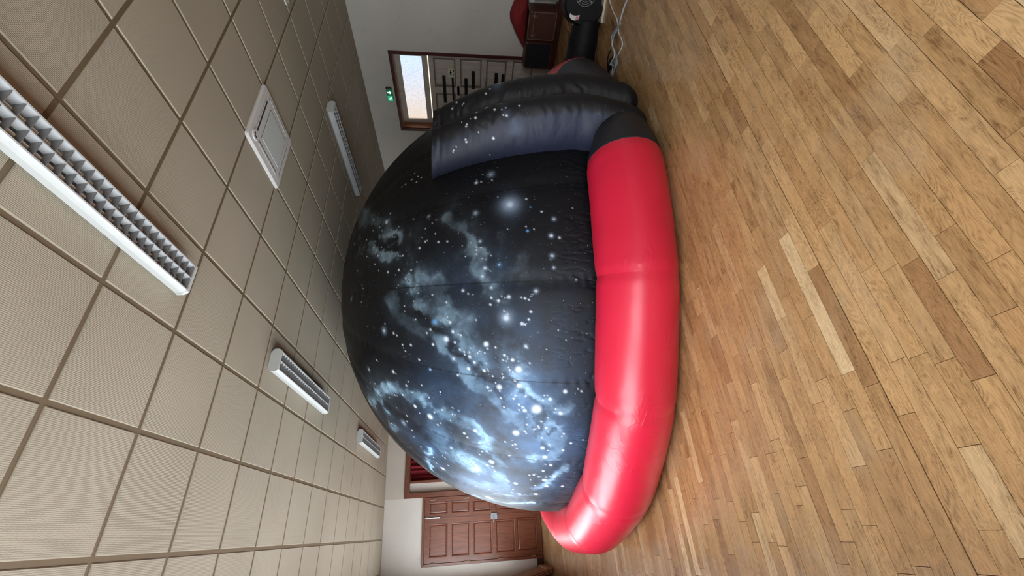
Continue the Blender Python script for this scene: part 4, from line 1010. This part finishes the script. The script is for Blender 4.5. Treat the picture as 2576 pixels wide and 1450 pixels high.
MB().add([(p_.x + 0.045, p_.y - 0.10, 0.285), (p_.x + 0.02, p_.y - 0.06, 0.300), (p_.x + 0.01, p_.y - 0.055, 0.325), (p_.x + 0.035, p_.y - 0.095, 0.310)], [(0, 1, 2, 3)]).build('yellow_tag', plain('yellow_tag', (0.55, 0.50, 0.12), 0.6), ho)

# ------------------------------------------------------------------ cables on the floor
def cable(name, pts, r, mat, label, z=None, plug=None):
    P = [at_z(px, py, 0) for px, py in pts]
    P = [Vector((p.x, p.y, r + 0.001 + (0 if z is None else z[i % len(z)]))) for i, p in enumerate(P)]
    o = MB().tube(spline(P, 8), r, 8).build(name, mat, None, True)
    tag(o, label, 'cable', 'cables beside the dome entrance'); return o
cable('power_cable', [(1533,-14),(1538,10),(1546,32),(1554,48),(1557,66),(1559,84),(1565,97),(1568,110),(1565,122),(1557,138),(1549,150),(1545,160),(1543,172),(1541,190)], 0.0075, M['cable_white'], 'pale cable running down past the black connector at the dome entrance')
cable('extension_cable', [(1592,-14),(1580,12),(1572,36),(1566,58),(1560,74),(1551,90),(1547,108),(1548,124),(1555,142),(1559,156),(1555,168),(1548,166),(1545,158)], 0.010, M['cable_grey'], 'grey extension cable curling into a loop at its end', [0.018])
cable('extension_cable', [(1574,60),(1565,70),(1554,84),(1550,100),(1552,118),(1560,132),(1563,148),(1560,168),(1556,180),(1553,190)], 0.008, M['cable_blue'], 'blue grey cable in the loose bundle, lying across the others', [0.041])
cable('extension_cable', [(1558,100),(1557,116),(1562,130),(1562,142),(1556,154),(1550,164)], 0.007, M['cable_white'], 'short pale loop of cable inside the bundle', [0.060])
cable('power_cable', [(1537,128),(1533,136),(1530,150),(1530,168),(1533,184),(1537,192)], 0.006, M['black_plastic'], 'thin black cable bowed out beside the bundle', [0.0])
q = at_z(1542, 162, 0)
pk = MB().cbox(q.x - 0.035, q.x + 0.035, q.y - 0.05, q.y + 0.05, 0.002, 0.045, 0.010).build('cable_socket', M['black_plastic']); tag(pk, 'black cable connector block on the floor beside the dome', 'connector')
MB().cyl((q.x, q.y - 0.05, 0.024), (q.x, q.y - 0.09, 0.024), 0.014, 0.009, n=10).build('strain_relief', M['black_plastic'], pk)
MB().cyl((q.x, q.y + 0.05, 0.024), (q.x, q.y + 0.09, 0.024), 0.014, 0.009, n=10).build('strain_relief', M['black_plastic'], pk)

# ------------------------------------------------------------------ cases against the right wall
pf = MB().cbox(6.985, 7.205, 3.05, 4.42, 0.0, 0.10, 0.006).build('low_platform', M['dark_wood']); tag(pf, 'low dark wooden platform under the cases by the wall', 'platform')
tr = empty('travel_trunk', (6.94, 3.46, 0.10)); tag(tr, 'brown travel trunk with worn metal edges and a latch', 'trunk')
MB().cbox(0, 0.262, 0, 0.435, 0.0, 0.445, 0.006).build('trunk_body', M['trunk'], tr)
e = MB(); w = 0.014
for a, b, c, d in ((0, 0.435, 0, w), (0, 0.435, 0.445 - w, 0.445), (0, w, 0, 0.445), (0.435 - w, 0.435, 0, 0.445)):
    e.box(-0.004, 0.002, a, b, c, d)
for a, b, c, d in ((0.0, 0.262, 0, w), (0, 0.262, 0.445 - w, 0.445), (0.25, 0.262, 0, 0.445)):
    e.box(a, b, -0.004, 0.002, c, d)
e.build('metal_edging', M['trunk_edge'], tr)
MB().box(-0.006, 0.0, 0.0, 0.435, 0.352, 0.364).build('lid_seam', M['trunk_edge'], tr)
MB().cbox(-0.014, -0.002, 0.05, 0.09, 0.325, 0.385, 0.004).build('latch', M['trunk_edge'], tr)
MB().cbox(-0.014, -0.002, 0.345, 0.385, 0.325, 0.385, 0.004).build('latch', M['trunk_edge'], tr)
MB().tube([(-0.004, 0.34, 0.315), (-0.028, 0.345, 0.30), (-0.028, 0.385, 0.30), (-0.004, 0.39, 0.315)], 0.006).build('handle', M['trunk_edge'], tr)
sp = empty('loudspeaker', (6.93, 3.935, 0.10)); tag(sp, 'black fronted loudspeaker box in a brown wooden case', 'loudspeaker')
MB().box(0, 0.27, 0, 0.45, 0, 0.016).box(0, 0.27, 0, 0.45, 0.424, 0.44).box(0, 0.27, 0, 0.016, 0.016, 0.424).box(0, 0.27, 0.434, 0.45, 0.016, 0.424).box(0.25, 0.27, 0.016, 0.434, 0.016, 0.424).build('wooden_case', M['trunk'], sp)
MB().box(0.004, 0.03, 0.018, 0.432, 0.018, 0.422).build('front_grille', M['speaker_cloth'], sp)
for yy in (0.0, 0.43):
    MB().cbox(-0.006, 0.03, yy - 0.004, yy + 0.024, 0.415, 0.446, 0.003).build('corner_guard', M['trunk_edge'], sp)
ct = MB().cbox(7.02, 7.2, 3.06, 3.34, 0.10, 0.47, 0.004).build('storage_box', M['carton']); tag(ct, 'grey carton beside the brown trunk', 'box')
MB().box(7.017, 7.023, 3.18, 3.23, 0.10, 0.47).build('carton_tape', M['trunk_edge'], ct)
# red bag slumped over the trunk
nu, nv = 46, 36
V = []
for i in range(nu):
    u = i/(nu - 1)
    yb = 3.12 + 0.95*u
    hgt = float(np.interp(u, [0, 0.2, 0.45, 0.56, 0.75, 0.92, 1.0], [0.10, 0.20, 0.275, 0.265, 0.17, 0.07, 0.02]))
    wd = 0.125*math.sin(math.pi*min(0.97, 0.08 + 0.9*u))**0.45
    for k in range(nv):
        a = 2*math.pi*k/nv
        n_ = 1 + 0.10*math.sin(3*a + 9*u) + 0.06*math.sin(7*a - 21*u)
        V.append((7.065 + wd*n_*math.cos(a), yb + 0.01*math.sin(5*a), 0.557 + hgt*(0.5 + 0.5*math.sin(a))*(0.9 + 0.1*n_)))
V = np.array(V)
rb = grid_obj('cloth_bag', V, nu, nv, M['red_cloth'], None, None, wrap=True, extra=[tuple(range(nv)), tuple(range((nu-1)*nv, nu*nv))[::-1]], flip=True)
tag(rb, 'dark red cloth bag slumped across the trunk and loudspeaker', 'bag')

# ------------------------------------------------------------------ wooden boards leaning in the corner
for i, lab in enumerate(('plywood table top leaning by the mahogany door, outermost with a pale batten', 'plywood table top leaning by the mahogany door, middle one of the three', 'plywood table top leaning by the mahogany door, closest to the window wall')):
    o = MB().cbox(-0.014, 0.014, -0.46, 0.46, 0.0, 0.78 - 0.04*i, 0.003).build('table_top', M['ply'])
    o.location = (-0.640 - 0.036*i, 9.86 + 0.03*i, 0.004); o.rotation_euler = (0, math.radians(-13), 0)
    tag(o, lab, 'table top', 'folded table tops in the corner')
    MB().cbox(0.014, 0.034, -0.42, 0.42, 0.10, 0.15, 0.003).build('batten', M['pale_ply'] if i == 0 else M['ply'], o) if i == 0 else None
